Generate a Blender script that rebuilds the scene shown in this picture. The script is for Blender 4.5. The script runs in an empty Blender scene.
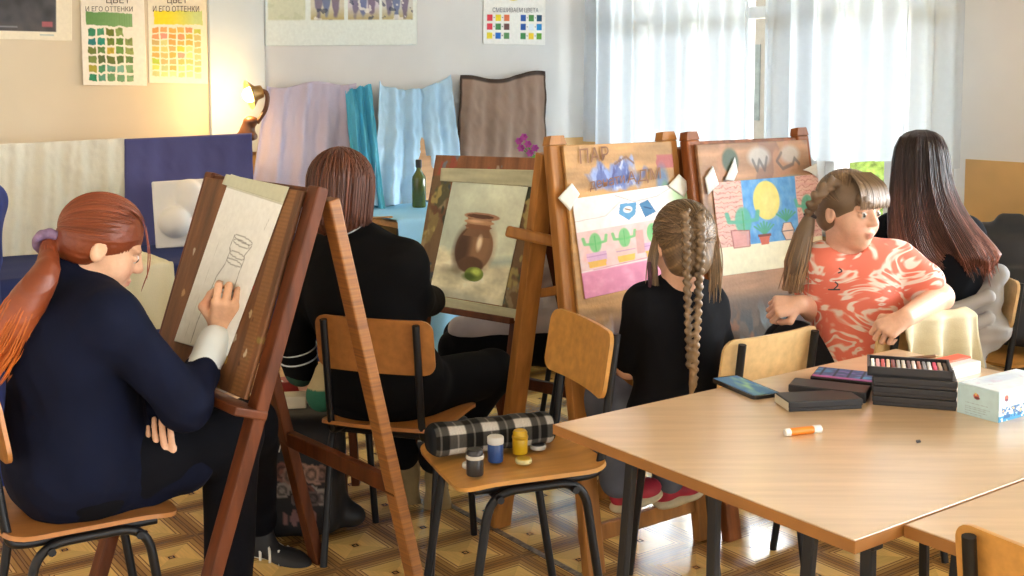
import bpy, bmesh, math, random
import numpy as np
from mathutils import Vector, Matrix

random.seed(7)
rng = np.random.default_rng(7)
SC = bpy.context.scene
COL = SC.collection

# ------------------------------------------------------------------ camera
CAM_H, FPX, HORIZON, PITCH = 1.5, 1160.0, 80.0, math.radians(5)
CY = HORIZON + FPX * math.tan(PITCH)
cam_data = bpy.data.cameras.new('camera')
cam = bpy.data.objects.new('camera', cam_data)
COL.objects.link(cam)
cam.location = (0, 0, CAM_H)
cam.rotation_euler = (math.radians(90) - PITCH, 0, 0)
cam_data.sensor_width = 36
cam_data.lens = 36 * FPX / 1024
cam_data.shift_y = (CY - 288) / 1024
cam_data.clip_start = 0.05
SC.camera = cam

# ------------------------------------------------------------------ daylight and exposure
ANG = math.radians(36)
U = Vector((math.cos(ANG), math.sin(ANG), 0))          # along the back wall, to the right
V = Vector((math.sin(ANG), -math.cos(ANG), 0))         # along the window wall, towards us
CORNER = Vector((0.515, 7.0, 0))
world = bpy.data.worlds.new('overcast sky')
SC.world = world
world.use_nodes = True
wn, wl = world.node_tree.nodes, world.node_tree.links
wn.clear()
w_out = wn.new('ShaderNodeOutputWorld')
w_bg = wn.new('ShaderNodeBackground')
w_tc = wn.new('ShaderNodeTexCoord')
w_dot = wn.new('ShaderNodeVectorMath'); w_dot.operation = 'DOT_PRODUCT'
w_dot.inputs[1].default_value = (U.x * .95, U.y * .95, 0.3)   # the sky is brightest beyond the windows
w_map = wn.new('ShaderNodeMapRange')
w_map.inputs['From Min'].default_value = 0.12
w_map.inputs['From Max'].default_value = 0.8
w_map.inputs['To Min'].default_value = 1.0
w_map.inputs['To Max'].default_value = 20
w_mix = wn.new('ShaderNodeMix'); w_mix.data_type = 'RGBA'
w_mix.inputs[6].default_value = (1.0, 0.95, 0.88, 1)
w_mix.inputs[7].default_value = (0.88, 0.95, 1.0, 1)
w_m2 = wn.new('ShaderNodeMapRange')
w_m2.inputs['From Min'].default_value = -0.2
w_m2.inputs['From Max'].default_value = 0.5
wl.new(w_tc.outputs['Generated'], w_dot.inputs[0])
wl.new(w_dot.outputs['Value'], w_map.inputs['Value'])
wl.new(w_dot.outputs['Value'], w_m2.inputs['Value'])
wl.new(w_m2.outputs['Result'], w_mix.inputs[0])
wl.new(w_mix.outputs[2], w_bg.inputs['Color'])
wl.new(w_map.outputs['Result'], w_bg.inputs['Strength'])
wl.new(w_bg.outputs[0], w_out.inputs[0])
vs = SC.view_settings
SC.display_settings.display_device = 'sRGB'
vs.view_transform = 'Standard'
vs.look = 'None'
vs.gamma = 1.0
vs.use_curve_mapping = False
vs.exposure = 0.98

# ------------------------------------------------------------------ geometry helpers
cp, sp = math.cos(PITCH), math.sin(PITCH)
def ray(px, py):
    x, y = (px - 512) / FPX, (py - CY) / FPX
    return Vector((x, cp - y * sp, -sp - y * cp))
def at(px, py, Y):                                     # the point seen there at distance Y
    d = ray(px, py)
    return Vector((0, 0, CAM_H)) + d * (Y / d.y)
def on(px, py, z):                                     # the point seen there at height z
    d = ray(px, py)
    return Vector((0, 0, CAM_H)) + d * ((z - CAM_H) / d.z)
def hit(px, py, P0, n):                                # the point seen there on a plane
    d = ray(px, py); o = Vector((0, 0, CAM_H))
    return o + d * ((P0 - o).dot(n) / d.dot(n))
def wall_a(px, py, off=0.0):
    return hit(px, py, CORNER + V * off, V)
def wall_w(px, py, off=0.0):
    return hit(px, py, CORNER - U * off, U)

def lin(c):
    c = np.asarray(c, float)
    if c.max() > 1.0: c = c / 255.0
    return np.where(c <= 0.04045, c / 12.92, ((c + 0.055) / 1.055) ** 2.4)
def hexc(h):
    h = h.lstrip('#')
    return tuple(int(h[i:i + 2], 16) for i in (0, 2, 4))

_mats = {}
def M(name, col, rough=.6, var=.12, scale=6, stretch=(1, 1, 1), bump=0, metal=0, spec=.5, col2=None, coat=0, detail=3):
    if name in _mats: return _mats[name]
    m = bpy.data.materials.new(name); _mats[name] = m
    m.use_nodes = True
    n, l = m.node_tree.nodes, m.node_tree.links
    b = n['Principled BSDF']
    c = lin(hexc(col) if isinstance(col, str) else col)
    c2 = lin(hexc(col2)) if col2 else np.clip(c * (1 - 2 * var), 0, 1)
    tc = n.new('ShaderNodeTexCoord'); mp = n.new('ShaderNodeMapping')
    mp.inputs['Scale'].default_value = stretch
    nz = n.new('ShaderNodeTexNoise'); nz.inputs['Scale'].default_value = scale; nz.inputs['Detail'].default_value = detail
    mx = n.new('ShaderNodeMix'); mx.data_type = 'RGBA'
    mx.inputs[6].default_value = (*c2, 1)
    mx.inputs[7].default_value = (*(c if col2 else np.clip(c * (1 + var), 0, 1)), 1)
    mr = n.new('ShaderNodeMapRange'); mr.inputs['From Min'].default_value = .3; mr.inputs['From Max'].default_value = .7
    l.new(tc.outputs['Object'], mp.inputs['Vector']); l.new(mp.outputs[0], nz.inputs['Vector'])
    l.new(nz.outputs[0], mr.inputs['Value']); l.new(mr.outputs['Result'], mx.inputs[0])
    l.new(mx.outputs[2], b.inputs['Base Color'])
    b.inputs['Roughness'].default_value = rough
    b.inputs['Metallic'].default_value = metal
    b.inputs['Specular IOR Level'].default_value = spec
    b.inputs['Coat Weight'].default_value = coat
    b.inputs['Coat Roughness'].default_value = .28
    if bump:
        bp = n.new('ShaderNodeBump'); bp.inputs['Strength'].default_value = bump; bp.inputs['Distance'].default_value = .01
        l.new(nz.outputs[0], bp.inputs['Height']); l.new(bp.outputs[0], b.inputs['Normal'])
    return m
def MV(name, rough=.7, bump=0, bscale=60, spec=.4, sheen=0):
    """a material coloured by the mesh's own pigment"""
    if name in _mats: return _mats[name]
    m = bpy.data.materials.new(name); _mats[name] = m
    m.use_nodes = True
    n, l = m.node_tree.nodes, m.node_tree.links
    b = n['Principled BSDF']
    a = n.new('ShaderNodeAttribute'); a.attribute_name = 'pigment'
    tc = n.new('ShaderNodeTexCoord')
    nz = n.new('ShaderNodeTexNoise'); nz.inputs['Scale'].default_value = bscale
    mr = n.new('ShaderNodeMapRange'); mr.inputs['To Min'].default_value = .9; mr.inputs['To Max'].default_value = 1.1
    vm = n.new('ShaderNodeVectorMath'); vm.operation = 'SCALE'
    l.new(tc.outputs['Object'], nz.inputs['Vector']); l.new(nz.outputs[0], mr.inputs['Value'])
    l.new(a.outputs['Color'], vm.inputs[0]); l.new(mr.outputs['Result'], vm.inputs['Scale'])
    l.new(vm.outputs[0], b.inputs['Base Color'])
    b.inputs['Roughness'].default_value = rough
    b.inputs['Specular IOR Level'].default_value = spec
    if sheen: b.inputs['Sheen Weight'].default_value = sheen
    if bump:
        bp = n.new('ShaderNodeBump'); bp.inputs['Strength'].default_value = bump; bp.inputs['Distance'].default_value = .004
        l.new(nz.outputs[0], bp.inputs['Height']); l.new(bp.outputs[0], b.inputs['Normal'])
    return m

def tag(o, label=None, cat=None, group=None, kind=None):
    if label: o['label'] = label
    if cat: o['category'] = cat
    if group: o['group'] = group
    if kind: o['kind'] = kind
    return o
def thing(name, label, cat, loc=(0, 0, 0), rotz=0, group=None):
    o = bpy.data.objects.new(name, None); COL.objects.link(o)
    o.empty_display_size = .05
    o.location = loc; o.rotation_euler = (0, 0, rotz)
    return tag(o, label, cat, group)
def link(name, me, mat, parent=None, loc=None):
    o = bpy.data.objects.new(name, me); COL.objects.link(o)
    if mat is not None:
        for mm in (mat if isinstance(mat, (list, tuple)) else [mat]): me.materials.append(mm)
    if parent is not None: o.parent = parent
    if loc is not None: o.location = loc
    return o
def copy_tree(o, parent=None):
    c = o.copy(); COL.objects.link(c)
    if parent is not None: c.parent = parent
    for ch in [x for x in bpy.data.objects if x.parent == o]:
        copy_tree(ch, c)
    return c

class MB:
    """collects shapes, links them as ONE mesh"""
    def __init__(s, base=(0, 0, 0)):
        s.bm = bmesh.new(); s.base = Vector(base)
    def box(s, c, size, rot=None, bev=0.0):
        r = bmesh.ops.create_cube(s.bm, size=1)
        vs_ = r['verts']
        bmesh.ops.scale(s.bm, vec=size, verts=vs_)
        if bev:
            es = list({e for v in vs_ for e in v.link_edges})
            q = bmesh.ops.bevel(s.bm, geom=es, offset=bev, segments=2, affect='EDGES', profile=.5)
            vs_ = list({v for f in q['faces'] for v in f.verts} | {v for v in vs_ if v.is_valid})
        mat = (rot.to_4x4() if rot is not None else Matrix.Identity(4))
        mat.translation = Vector(c)
        bmesh.ops.transform(s.bm, matrix=mat, verts=vs_)
        return s
    def beam(s, a, b, w, t, side=None, bev=.003):
        """a squared timber from a to b: w along side, t across"""
        a, b = Vector(a), Vector(b); d = (b - a); L = d.length; z = d / L
        x = Vector(side) if side is not None else (Vector((1, 0, 0)) if abs(z.x) < .9 else Vector((0, 1, 0)))
        x = (x - z * x.dot(z)).normalized(); y = z.cross(x)
        return s.box((a + b) / 2, (w, t, L), Matrix((x, y, z)).transposed(), bev)
    def tube(s, pts, r, n=10, closed=False, flat=1.0, caps=True):
        pts = [Vector(p) for p in pts]; rr = r if isinstance(r, (list, tuple)) else [r] * len(pts)
        rings = []; up = None
        for i, p in enumerate(pts):
            a = pts[i - 1] if i or closed else p
            b = pts[(i + 1) % len(pts)] if i < len(pts) - 1 or closed else p
            t = (b - a).normalized()
            if up is None: up = t.orthogonal().normalized()
            up = (up - t * up.dot(t)).normalized(); sd = t.cross(up)
            rings.append([s.bm.verts.new(p + (up * math.cos(k * 2 * math.pi / n) + sd * math.sin(k * 2 * math.pi / n) * flat) * rr[i]) for k in range(n)])
        m = len(rings)
        for i in range(m if closed else m - 1):
            A, B = rings[i], rings[(i + 1) % m]
            for k in range(n): s.bm.faces.new((A[k], A[(k + 1) % n], B[(k + 1) % n], B[k]))
        if caps and not closed:
            s.bm.faces.new(rings[0][::-1]); s.bm.faces.new(rings[-1])
        return s
    def lathe(s, prof, c=(0, 0, 0), n=24, rot=None):
        c = Vector(c); rings = []
        for r, z in prof:
            ring = []
            for k in range(n):
                p = Vector((max(r, 1e-4) * math.cos(k * 2 * math.pi / n), max(r, 1e-4) * math.sin(k * 2 * math.pi / n), z))
                ring.append(s.bm.verts.new(c + (rot @ p if rot is not None else p)))
            rings.append(ring)
        for A, B in zip(rings, rings[1:]):
            for k in range(n): s.bm.faces.new((A[k], A[(k + 1) % n], B[(k + 1) % n], B[k]))
        s.bm.faces.new(rings[0][::-1]); s.bm.faces.new(rings[-1])
        return s
    def prism(s, poly, depth, origin=(0, 0, 0), X=(1, 0, 0), Y=(0, 1, 0)):
        """a polygon in the X,Y plane pushed out by depth along X x Y"""
        X, Y, O = Vector(X).normalized(), Vector(Y).normalized(), Vector(origin); N = X.cross(Y)
        A = [s.bm.verts.new(O + X * a + Y * b) for a, b in poly]
        B = [s.bm.verts.new(O + X * a + Y * b + N * depth) for a, b in poly]
        n = len(A)
        s.bm.faces.new(A[::-1]); s.bm.faces.new(B)
        for k in range(n): s.bm.faces.new((A[k], A[(k + 1) % n], B[(k + 1) % n], B[k]))
        return s
    def build(s, name, mat, parent=None, smooth=False):
        bmesh.ops.recalc_face_normals(s.bm, faces=s.bm.faces)
        bmesh.ops.translate(s.bm, vec=-s.base, verts=s.bm.verts)
        me = bpy.data.meshes.new(name); s.bm.to_mesh(me); s.bm.free()
        if smooth:
            me.polygons.foreach_set('use_smooth', [True] * len(me.polygons))
            try: me.set_sharp_from_angle(angle=math.radians(40))
            except Exception: pass
        o = link(name, me, mat, parent)
        if parent is None: o.location = s.base
        return o
def rot_z(a): return Matrix.Rotation(a, 3, 'Z')
def fillet(pts, r, n=5):
    """round the corners of a path"""
    pts = [Vector(p) for p in pts]; out = [pts[0]]
    for i in range(1, len(pts) - 1):
        p, a, b = pts[i], pts[i - 1], pts[i + 1]
        ra = min(r, (a - p).length * .49); rb = min(r, (b - p).length * .49)
        A = p + (a - p).normalized() * ra; B = p + (b - p).normalized() * rb
        for k in range(n + 1):
            t = k / n
            out.append(A * (1 - t) ** 2 + p * 2 * t * (1 - t) + B * t * t)
    out.append(pts[-1]); return out
def curve_pts(ctrl, n=24):
    """Catmull-Rom through control points"""
    c = [np.array(p, float) for p in ctrl]; c = [2 * c[0] - c[1]] + c + [2 * c[-1] - c[-2]]
    out = []; m = len(c) - 3
    for k in range(n):
        t = k / (n - 1) * m; i = min(int(t), m - 1); t -= i
        p0, p1, p2, p3 = c[i:i + 4]
        out.append(.5 * ((2 * p1) + (p2 - p0) * t + (2 * p0 - 5 * p1 + 4 * p2 - p3) * t * t + (3 * p1 - p0 - 3 * p2 + p3) * t ** 3))
    return np.array(out)
def np_mesh(name, verts, faces, cols=None, smooth=True):
    verts = np.asarray(verts, np.float32); faces = np.asarray(faces, np.int32)
    me = bpy.data.meshes.new(name); k = faces.shape[1]
    me.vertices.add(len(verts)); me.vertices.foreach_set('co', verts.ravel())
    me.loops.add(faces.size); me.loops.foreach_set('vertex_index', faces.ravel())
    me.polygons.add(len(faces))
    me.polygons.foreach_set('loop_start', np.arange(len(faces), dtype=np.int32) * k)
    me.update(calc_edges=True); me.validate()
    if smooth: me.polygons.foreach_set('use_smooth', np.ones(len(me.polygons), bool))
    if cols is not None:
        a = me.color_attributes.new('pigment', 'FLOAT_COLOR', 'POINT')
        c4 = np.ones((len(verts), 4), np.float32); c4[:, :3] = cols
        a.data.foreach_set('color', c4.ravel())
    return me
def strips(base, paths, radii, cols, n=4):
    """many thin tubes as arrays: paths list of (m,3)"""
    V_, F_, C_ = [], [], []; off = 0
    for P, r, c in zip(paths, radii, cols):
        m = len(P); T = np.gradient(P, axis=0); T /= np.linalg.norm(T, axis=1, keepdims=True) + 1e-9
        ref = np.array([.31, .77, .55]); A = np.cross(T, ref); A /= np.linalg.norm(A, axis=1, keepdims=True) + 1e-9
        B = np.cross(T, A); tt = np.linspace(0, 1, m)
        rr = (r * np.minimum(1, np.minimum(tt * 12 + .3, (1 - tt) * 6 + .25)))[:, None]
        for k in range(n):
            a = 2 * math.pi * k / n
            V_.append(P + (A * math.cos(a) + B * math.sin(a)) * rr)
            C_.append(c if np.ndim(c) == 2 else np.tile(c, (m, 1)))
        i = np.arange(m - 1)
        for k in range(n):
            k2 = (k + 1) % n
            F_.append(np.stack([off + k * m + i, off + k2 * m + i, off + k2 * m + i + 1, off + k * m + i + 1], 1))
        off += n * m
    return np.concatenate(V_) - np.array(base), np.concatenate(F_), np.concatenate(C_)

# ------------------------------------------------------------------ pictures: a fine sheet whose pigment is computed
def sheet(name, corners, nx, ny, func, mat, parent=None, base=None, thick=.0015, bulge=None):
    """corners TL,TR,BR,BL in the world; func(u,v)->(...,3) sRGB 0..255, v runs down"""
    TL, TR, BR, BL = [np.array(c, float) for c in corners]
    u, v = np.meshgrid(np.linspace(0, 1, nx), np.linspace(0, 1, ny))
    P = (TL * ((1 - u) * (1 - v))[..., None] + TR * (u * (1 - v))[..., None] + BR * (u * v)[..., None] + BL * ((1 - u) * v)[..., None])
    N = np.cross(TR - TL, BL - TL); N = -N / np.linalg.norm(N)          # towards the viewer's side
    if np.dot(N, -TL + np.array([0, 0, CAM_H])) < 0: N = -N
    if bulge is not None: P = P + N * bulge(u, v)[..., None]
    C = lin(np.clip(func(u, v), 0, 255) / 255.0)
    b = np.array(base if base is not None else (TL + TR + BL + BR) / 4)
    front = (P - b).reshape(-1, 3); back = front - N * thick
    idx = np.arange(nx * ny).reshape(ny, nx)
    f = np.stack([idx[:-1, :-1], idx[1:, :-1], idx[1:, 1:], idx[:-1, 1:]], -1).reshape(-1, 4)
    o = nx * ny
    ring = np.concatenate([idx[0, :], idx[1:, -1], idx[-1, -2::-1], idx[-2:0:-1, 0]])
    r2 = np.roll(ring, -1)
    sk = np.stack([ring, r2, r2 + o, ring + o], 1)
    me = np_mesh(name, np.concatenate([front, back]), np.concatenate([f, f[:, ::-1] + o, sk]), np.concatenate([C.reshape(-1, 3)] * 2), smooth=False)
    ob = link(name, me, mat, parent)
    if parent is None: ob.location = b
    return ob
def blank(u, col): return np.ones(u.shape + (3,)) * np.array(hexc(col) if isinstance(col, str) else col, float)
def put(img, mask, col, a=1.0):
    c = np.array(hexc(col) if isinstance(col, str) else col, float)
    m = (mask * a)[..., None] if np.ndim(mask) else mask * a
    img[...] = img * (1 - m) + c * m
    return img
def ell(u, v, cx, cy, rx, ry, soft=.15):
    d = np.sqrt(((u - cx) / rx) ** 2 + ((v - cy) / ry) ** 2)
    return np.clip((1 - d) / soft + .5, 0, 1)
def rect(u, v, x0, y0, x1, y1, s=.004):
    f = lambda a: np.clip(a / s + .5, 0, 1)
    return f(u - x0) * f(x1 - u) * f(v - y0) * f(y1 - v)
def line(u, v, pts, w, s=None):
    d = np.full(u.shape, 9.0)
    for (x0, y0), (x1, y1) in zip(pts, pts[1:]):
        dx, dy = x1 - x0, y1 - y0; t = np.clip(((u - x0) * dx + (v - y0) * dy) / (dx * dx + dy * dy + 1e-9), 0, 1)
        d = np.minimum(d, np.hypot(u - x0 - t * dx, v - y0 - t * dy))
    s = s or w * .6
    return np.clip((w - d) / s + .5, 0, 1)
def poly(u, v, pts):
    ins = np.zeros(u.shape, bool); n = len(pts)
    for i in range(n):
        (x0, y0), (x1, y1) = pts[i], pts[(i + 1) % n]
        c = ((y0 > v) != (y1 > v)) & (u < (x1 - x0) * (v - y0) / (y1 - y0 + 1e-12) + x0)
        ins ^= c
    return ins.astype(float)
def nse(u, v, f, seed=0, oct=3):
    r = np.random.default_rng(seed); out = np.zeros(u.shape); amp = 1
    for o in range(oct):
        for k in range(4):
            a, p = r.uniform(0, 6.28), r.uniform(0, 6.28); q = f * 2 ** o * r.uniform(.6, 1.4)
            out += amp * np.sin(q * (u * math.cos(a) + v * math.sin(a)) + p + 1.3 * np.sin(q * .7 * (v * math.cos(a) - u * math.sin(a)) + p * 2)) / 4
        amp *= .55
    return out
def text_on(name, corners, text, box, mat, parent=None, base=None, off=.001, squash=1.0):
    """lettering laid on a quad TL,TR,BR,BL inside box (u0,v0,u1,v1)"""
    cu = bpy.data.curves.new(name, 'FONT'); cu.body = text; cu.resolution_u = 3
    o = bpy.data.objects.new(name, cu); COL.objects.link(o)
    me = bpy.data.meshes.new_from_object(o.evaluated_get(bpy.context.evaluated_depsgraph_get()))
    bpy.data.objects.remove(o)
    n = len(me.vertices); co = np.zeros(n * 3, np.float32); me.vertices.foreach_get('co', co); co = co.reshape(-1, 3)
    if n == 0: return None
    mn, mx = co.min(0), co.max(0)
    a = (co[:, 0] - mn[0]) / (mx[0] - mn[0] + 1e-6); b_ = 1 - (co[:, 1] - mn[1]) / (mx[1] - mn[1] + 1e-6)
    u = box[0] + a * (box[2] - box[0]); v = box[1] + b_ * (box[3] - box[1])
    TL, TR, BR, BL = [np.array(c, float) for c in corners]
    N = np.cross(TR - TL, BL - TL); N = -N / np.linalg.norm(N)
    if np.dot(N, -TL + np.array([0, 0, CAM_H])) < 0: N = -N
    P = TL * ((1 - u) * (1 - v))[:, None] + TR * (u * (1 - v))[:, None] + BR * (u * v)[:, None] + BL * ((1 - u) * v)[:, None] + N * off
    bb = np.array(base if base is not None else (TL + TR + BL + BR) / 4)
    me.vertices.foreach_set('co', (P - bb).astype(np.float32).ravel()); me.update()
    me.materials.clear()
    ob = link(name, me, mat, parent)
    if parent is None: ob.location = bb
    return ob

# ------------------------------------------------------------------ organic shapes: smooth unions on a grid
def surface_nets(d, org, h):
    s = d < 0
    nx, ny, nz = d.shape
    cnt = np.zeros((nx - 1, ny - 1, nz - 1), np.int8)
    offs = [(i, j, k) for i in (0, 1) for j in (0, 1) for k in (0, 1)]
    for i, j, k in offs: cnt += s[i:nx - 1 + i, j:ny - 1 + j, k:nz - 1 + k]
    act = np.argwhere((cnt > 0) & (cnt < 8))
    ci = [tuple((act + np.array(o)).T) for o in offs]
    dv = [d[c] for c in ci]
    acc = np.zeros((len(act), 3)); w = np.zeros(len(act))
    for a in range(8):
        for b in range(a + 1, 8):
            da = np.array(offs[a]); db = np.array(offs[b])
            if abs(da - db).sum() != 1: continue
            m = (dv[a] < 0) != (dv[b] < 0)
            t = np.where(m, dv[a] / (dv[a] - dv[b] + 1e-20), 0)
            acc += np.where(m[:, None], da + (db - da) * t[:, None], 0); w += m
    verts = org + (act + acc / w[:, None]) * h
    vid = np.full(cnt.shape, -1, np.int32); vid[tuple(act.T)] = np.arange(len(act))
    quads = []
    for ax in range(3):
        sl0 = [slice(1, -1)] * 3; sl1 = [slice(1, -1)] * 3
        sl0[ax] = slice(0, -1); sl1[ax] = slice(1, None)
        a, b = s[tuple(sl0)], s[tuple(sl1)]
        e = np.argwhere(a != b)
        if len(e) == 0: continue
        flag = a[tuple(e.T)]
        o1, o2 = [(1, 2), (2, 0), (0, 1)][ax]
        base = e.copy()
        for q in range(3):
            if q != ax: base[:, q] += 1
        def vx(d1, d2):
            c = base.copy(); c[:, o1] -= d1; c[:, o2] -= d2
            return vid[tuple(c.T)]
        q = np.stack([vx(1, 1), vx(0, 1), vx(0, 0), vx(1, 0)], 1)
        q[~flag] = q[~flag][:, ::-1]
        quads.append(q)
    quads = np.concatenate(quads)
    return verts, quads[(quads >= 0).all(1)]
class SDF:
    def __init__(s, base=(0, 0, 0), h=.006, k=.02):
        s.p = []; s.base = np.array(base, float); s.h, s.k = h, k
        s.c, s.R, s.sc = np.zeros(3), np.eye(3), 1.0
    def frame(s, c=(0, 0, 0), R=None, sc=1.0):
        s.c, s.R, s.sc = np.array(c, float), (np.eye(3) if R is None else np.array(R, float)), sc; return s
    def T(s, p): return s.c + s.sc * (s.R @ np.array(p, float))
    def rc(s, a, b, r1, r2=None, k=None, op='u'):
        s.p.append(('rc', s.T(a), s.T(b), r1 * s.sc, (r1 if r2 is None else r2) * s.sc, (s.k if k is None else k) * s.sc, op)); return s
    def chain(s, pts, rs, k=None):
        for i in range(len(pts) - 1): s.rc(pts[i], pts[i + 1], rs[i], rs[i + 1], k)
        return s
    def el(s, c, r, R=None, k=None, op='u'):
        s.p.append(('el', s.T(c), np.array(r, float) * s.sc, s.R @ (np.eye(3) if R is None else np.array(R, float)), 0, (s.k if k is None else k) * s.sc, op)); return s
    def bx(s, c, hs, R=None, rd=.01, k=None, op='u'):
        s.p.append(('bx', s.T(c), np.array(hs, float) * s.sc, s.R @ (np.eye(3) if R is None else np.array(R, float)), rd * s.sc, (s.k if k is None else k) * s.sc, op)); return s
    def _bounds(s, q):
        if q[0] == 'rc': return np.minimum(q[1] - q[3], q[2] - q[4]), np.maximum(q[1] + q[3], q[2] + q[4])
        e = np.abs(q[3]) @ q[2]
        return q[1] - e, q[1] + e
    def mesh(s, disp=None):
        B = [s._bounds(q) for q in s.p if q[6] == 'u']
        h = s.h; lo = np.min([b[0] for b in B], 0) - 4 * h; hi = np.max([b[1] for b in B], 0) + 4 * h
        n = np.ceil((hi - lo) / h).astype(int) + 1
        D = np.full(n, .08, np.float32)
        for q in s.p:
            k = q[5]; m = max(k, 0) + 3 * h
            b0, b1 = s._bounds(q)
            i0 = np.maximum(((b0 - m - lo) / h).astype(int), 0); i1 = np.minimum(((b1 + m - lo) / h).astype(int) + 2, n)
            if (i1 <= i0).any(): continue
            ax = [lo[a] + h * np.arange(i0[a], i1[a]) for a in range(3)]
            P = np.stack(np.meshgrid(*ax, indexing='ij'), -1)
            if q[0] == 'rc':
                a, b = q[1], q[2]; ba = b - a; t = np.clip((P - a) @ ba / (ba @ ba + 1e-12), 0, 1)
                d = np.linalg.norm(P - a - t[..., None] * ba, axis=-1) - (q[3] + (q[4] - q[3]) * t)
            elif q[0] == 'el':
                L = (P - q[1]) @ q[3]; k0 = np.linalg.norm(L / q[2], axis=-1); k1 = np.linalg.norm(L / q[2] ** 2, axis=-1) + 1e-9
                d = k0 * (k0 - 1) / k1
            else:
                L = np.abs((P - q[1]) @ q[3]) - q[2] + q[4]
                d = np.linalg.norm(np.maximum(L, 0), axis=-1) + np.minimum(L.max(-1), 0) - q[4]
            sl = tuple(slice(i0[a], i1[a]) for a in range(3)); E = D[sl]
            if q[6] == 'u':
                if k > 0:
                    hh = np.maximum(k - np.abs(E - d), 0) / k; D[sl] = np.minimum(E, d) - hh * hh * k * .25
                else: D[sl] = np.minimum(E, d)
            elif q[6] == 's':
                if k > 0:
                    hh = np.maximum(k - np.abs(E + d), 0) / k; D[sl] = np.maximum(E, -d) + hh * hh * k * .25
                else: D[sl] = np.maximum(E, -d)
        D[0], D[-1], D[:, 0], D[:, -1], D[:, :, 0], D[:, :, -1] = (.05,) * 6
        v, f = surface_nets(D, lo, h)
        v, f = largest(v, f)
        if disp is not None:
            nr = vnormals(v, f); v = v + nr * disp(v, nr)[:, None]
        return v, f
    def build(s, name, mat, parent=None, disp=None, color=None, extra=None):
        v, f = s.mesh(disp)
        c = None
        if color is not None: c = color(v, vnormals(v, f))
        if extra is not None:                                   # strands: verts, faces, colours already relative to base
            ev, ef, ec = extra
            if c is None: c = np.ones((len(v), 3)) * .5
            f = np.concatenate([f, ef + len(v)]); v = np.concatenate([v - s.base, ev]); c = np.concatenate([c, ec])
        else: v = v - s.base
        o = link(name, np_mesh(name, v, f, c), mat, parent)
        if parent is None: o.location = s.base
        return o
def vnormals(v, f):
    a = np.cross(v[f[:, 2]] - v[f[:, 0]], v[f[:, 3]] - v[f[:, 1]])
    n = np.zeros_like(v)
    for k in range(4): np.add.at(n, f[:, k], a)
    return n / (np.linalg.norm(n, axis=1, keepdims=True) + 1e-12)
def largest(v, f):
    """keep the connected pieces that are not crumbs"""
    lab = np.arange(len(v))
    for _ in range(400):
        m = lab[f].min(1); new = lab.copy()
        for k in range(4): np.minimum.at(new, f[:, k], m)
        new = new[new]
        if (new == lab).all(): break
        lab = new
    ids, cnt = np.unique(lab, return_counts=True)
    good = set(ids[cnt > 60]); keep = np.isin(lab, list(good))
    mp = np.cumsum(keep) - 1
    f = f[keep[f].all(1)]
    return v[keep], mp[f]
def folds(seed, freq, amp, stretch=(1, 1, 1), sharp=False):
    r = np.random.default_rng(seed)
    ks = [(r.normal(size=3), r.uniform(0, 6.28), r.normal(size=3)) for _ in range(6)]
    st = np.array(stretch)
    def fn(P, N):
        Q = P * st; o = np.zeros(len(P))
        for i, (k, p, k2) in enumerate(ks):
            k = k / np.linalg.norm(k); q = freq * (.6 + .3 * i)
            x = np.sin(q * (Q @ k) + p + 1.6 * np.sin(q * .45 * (Q @ k2)))
            o += (1 - 2 * np.abs(x) if sharp else x) / (1 + .5 * i)
        return amp * o / 2.2
    return fn
def frame3(yaw, pitch=0, roll=0):
    y, p = math.radians(yaw), math.radians(pitch)
    f = np.array([math.cos(y) * math.cos(p), math.sin(y) * math.cos(p), math.sin(p)])
    r = np.array([math.sin(y), -math.cos(y), 0]); up = np.cross(r, f)
    a = math.radians(roll)
    r2 = r * math.cos(a) + up * math.sin(a); up2 = np.cross(r2, f)
    return np.stack([r2, f, up2], 1)
# ================================================================== THE SETTING
ZUP = Vector((0, 0, 1))
R_W = Matrix((V, U, ZUP)).transposed()                 # window wall: x along it, y outwards
R_A = Matrix((U, -V, ZUP)).transposed()                # back wall: x along it (to the right), y outwards
def pw(t, z, off=0.0): return CORNER + V * t - U * off + ZUP * z       # off = into the room
def pa(s, z, off=0.0): return CORNER - U * s + V * off + ZUP * z
def wbox(mb, t0, t1, z0, z1, o0, o1, bev=0.0):
    return mb.box(pw((t0 + t1) / 2, (z0 + z1) / 2, (o0 + o1) / 2), (t1 - t0, abs(o1 - o0), z1 - z0), R_W, bev)
def abox(mb, s0, s1, z0, z1, o0, o1, bev=0.0):
    return mb.box(pa((s0 + s1) / 2, (z0 + z1) / 2, (o0 + o1) / 2), (s1 - s0, abs(o1 - o0), z1 - z0), R_A, bev)

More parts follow.
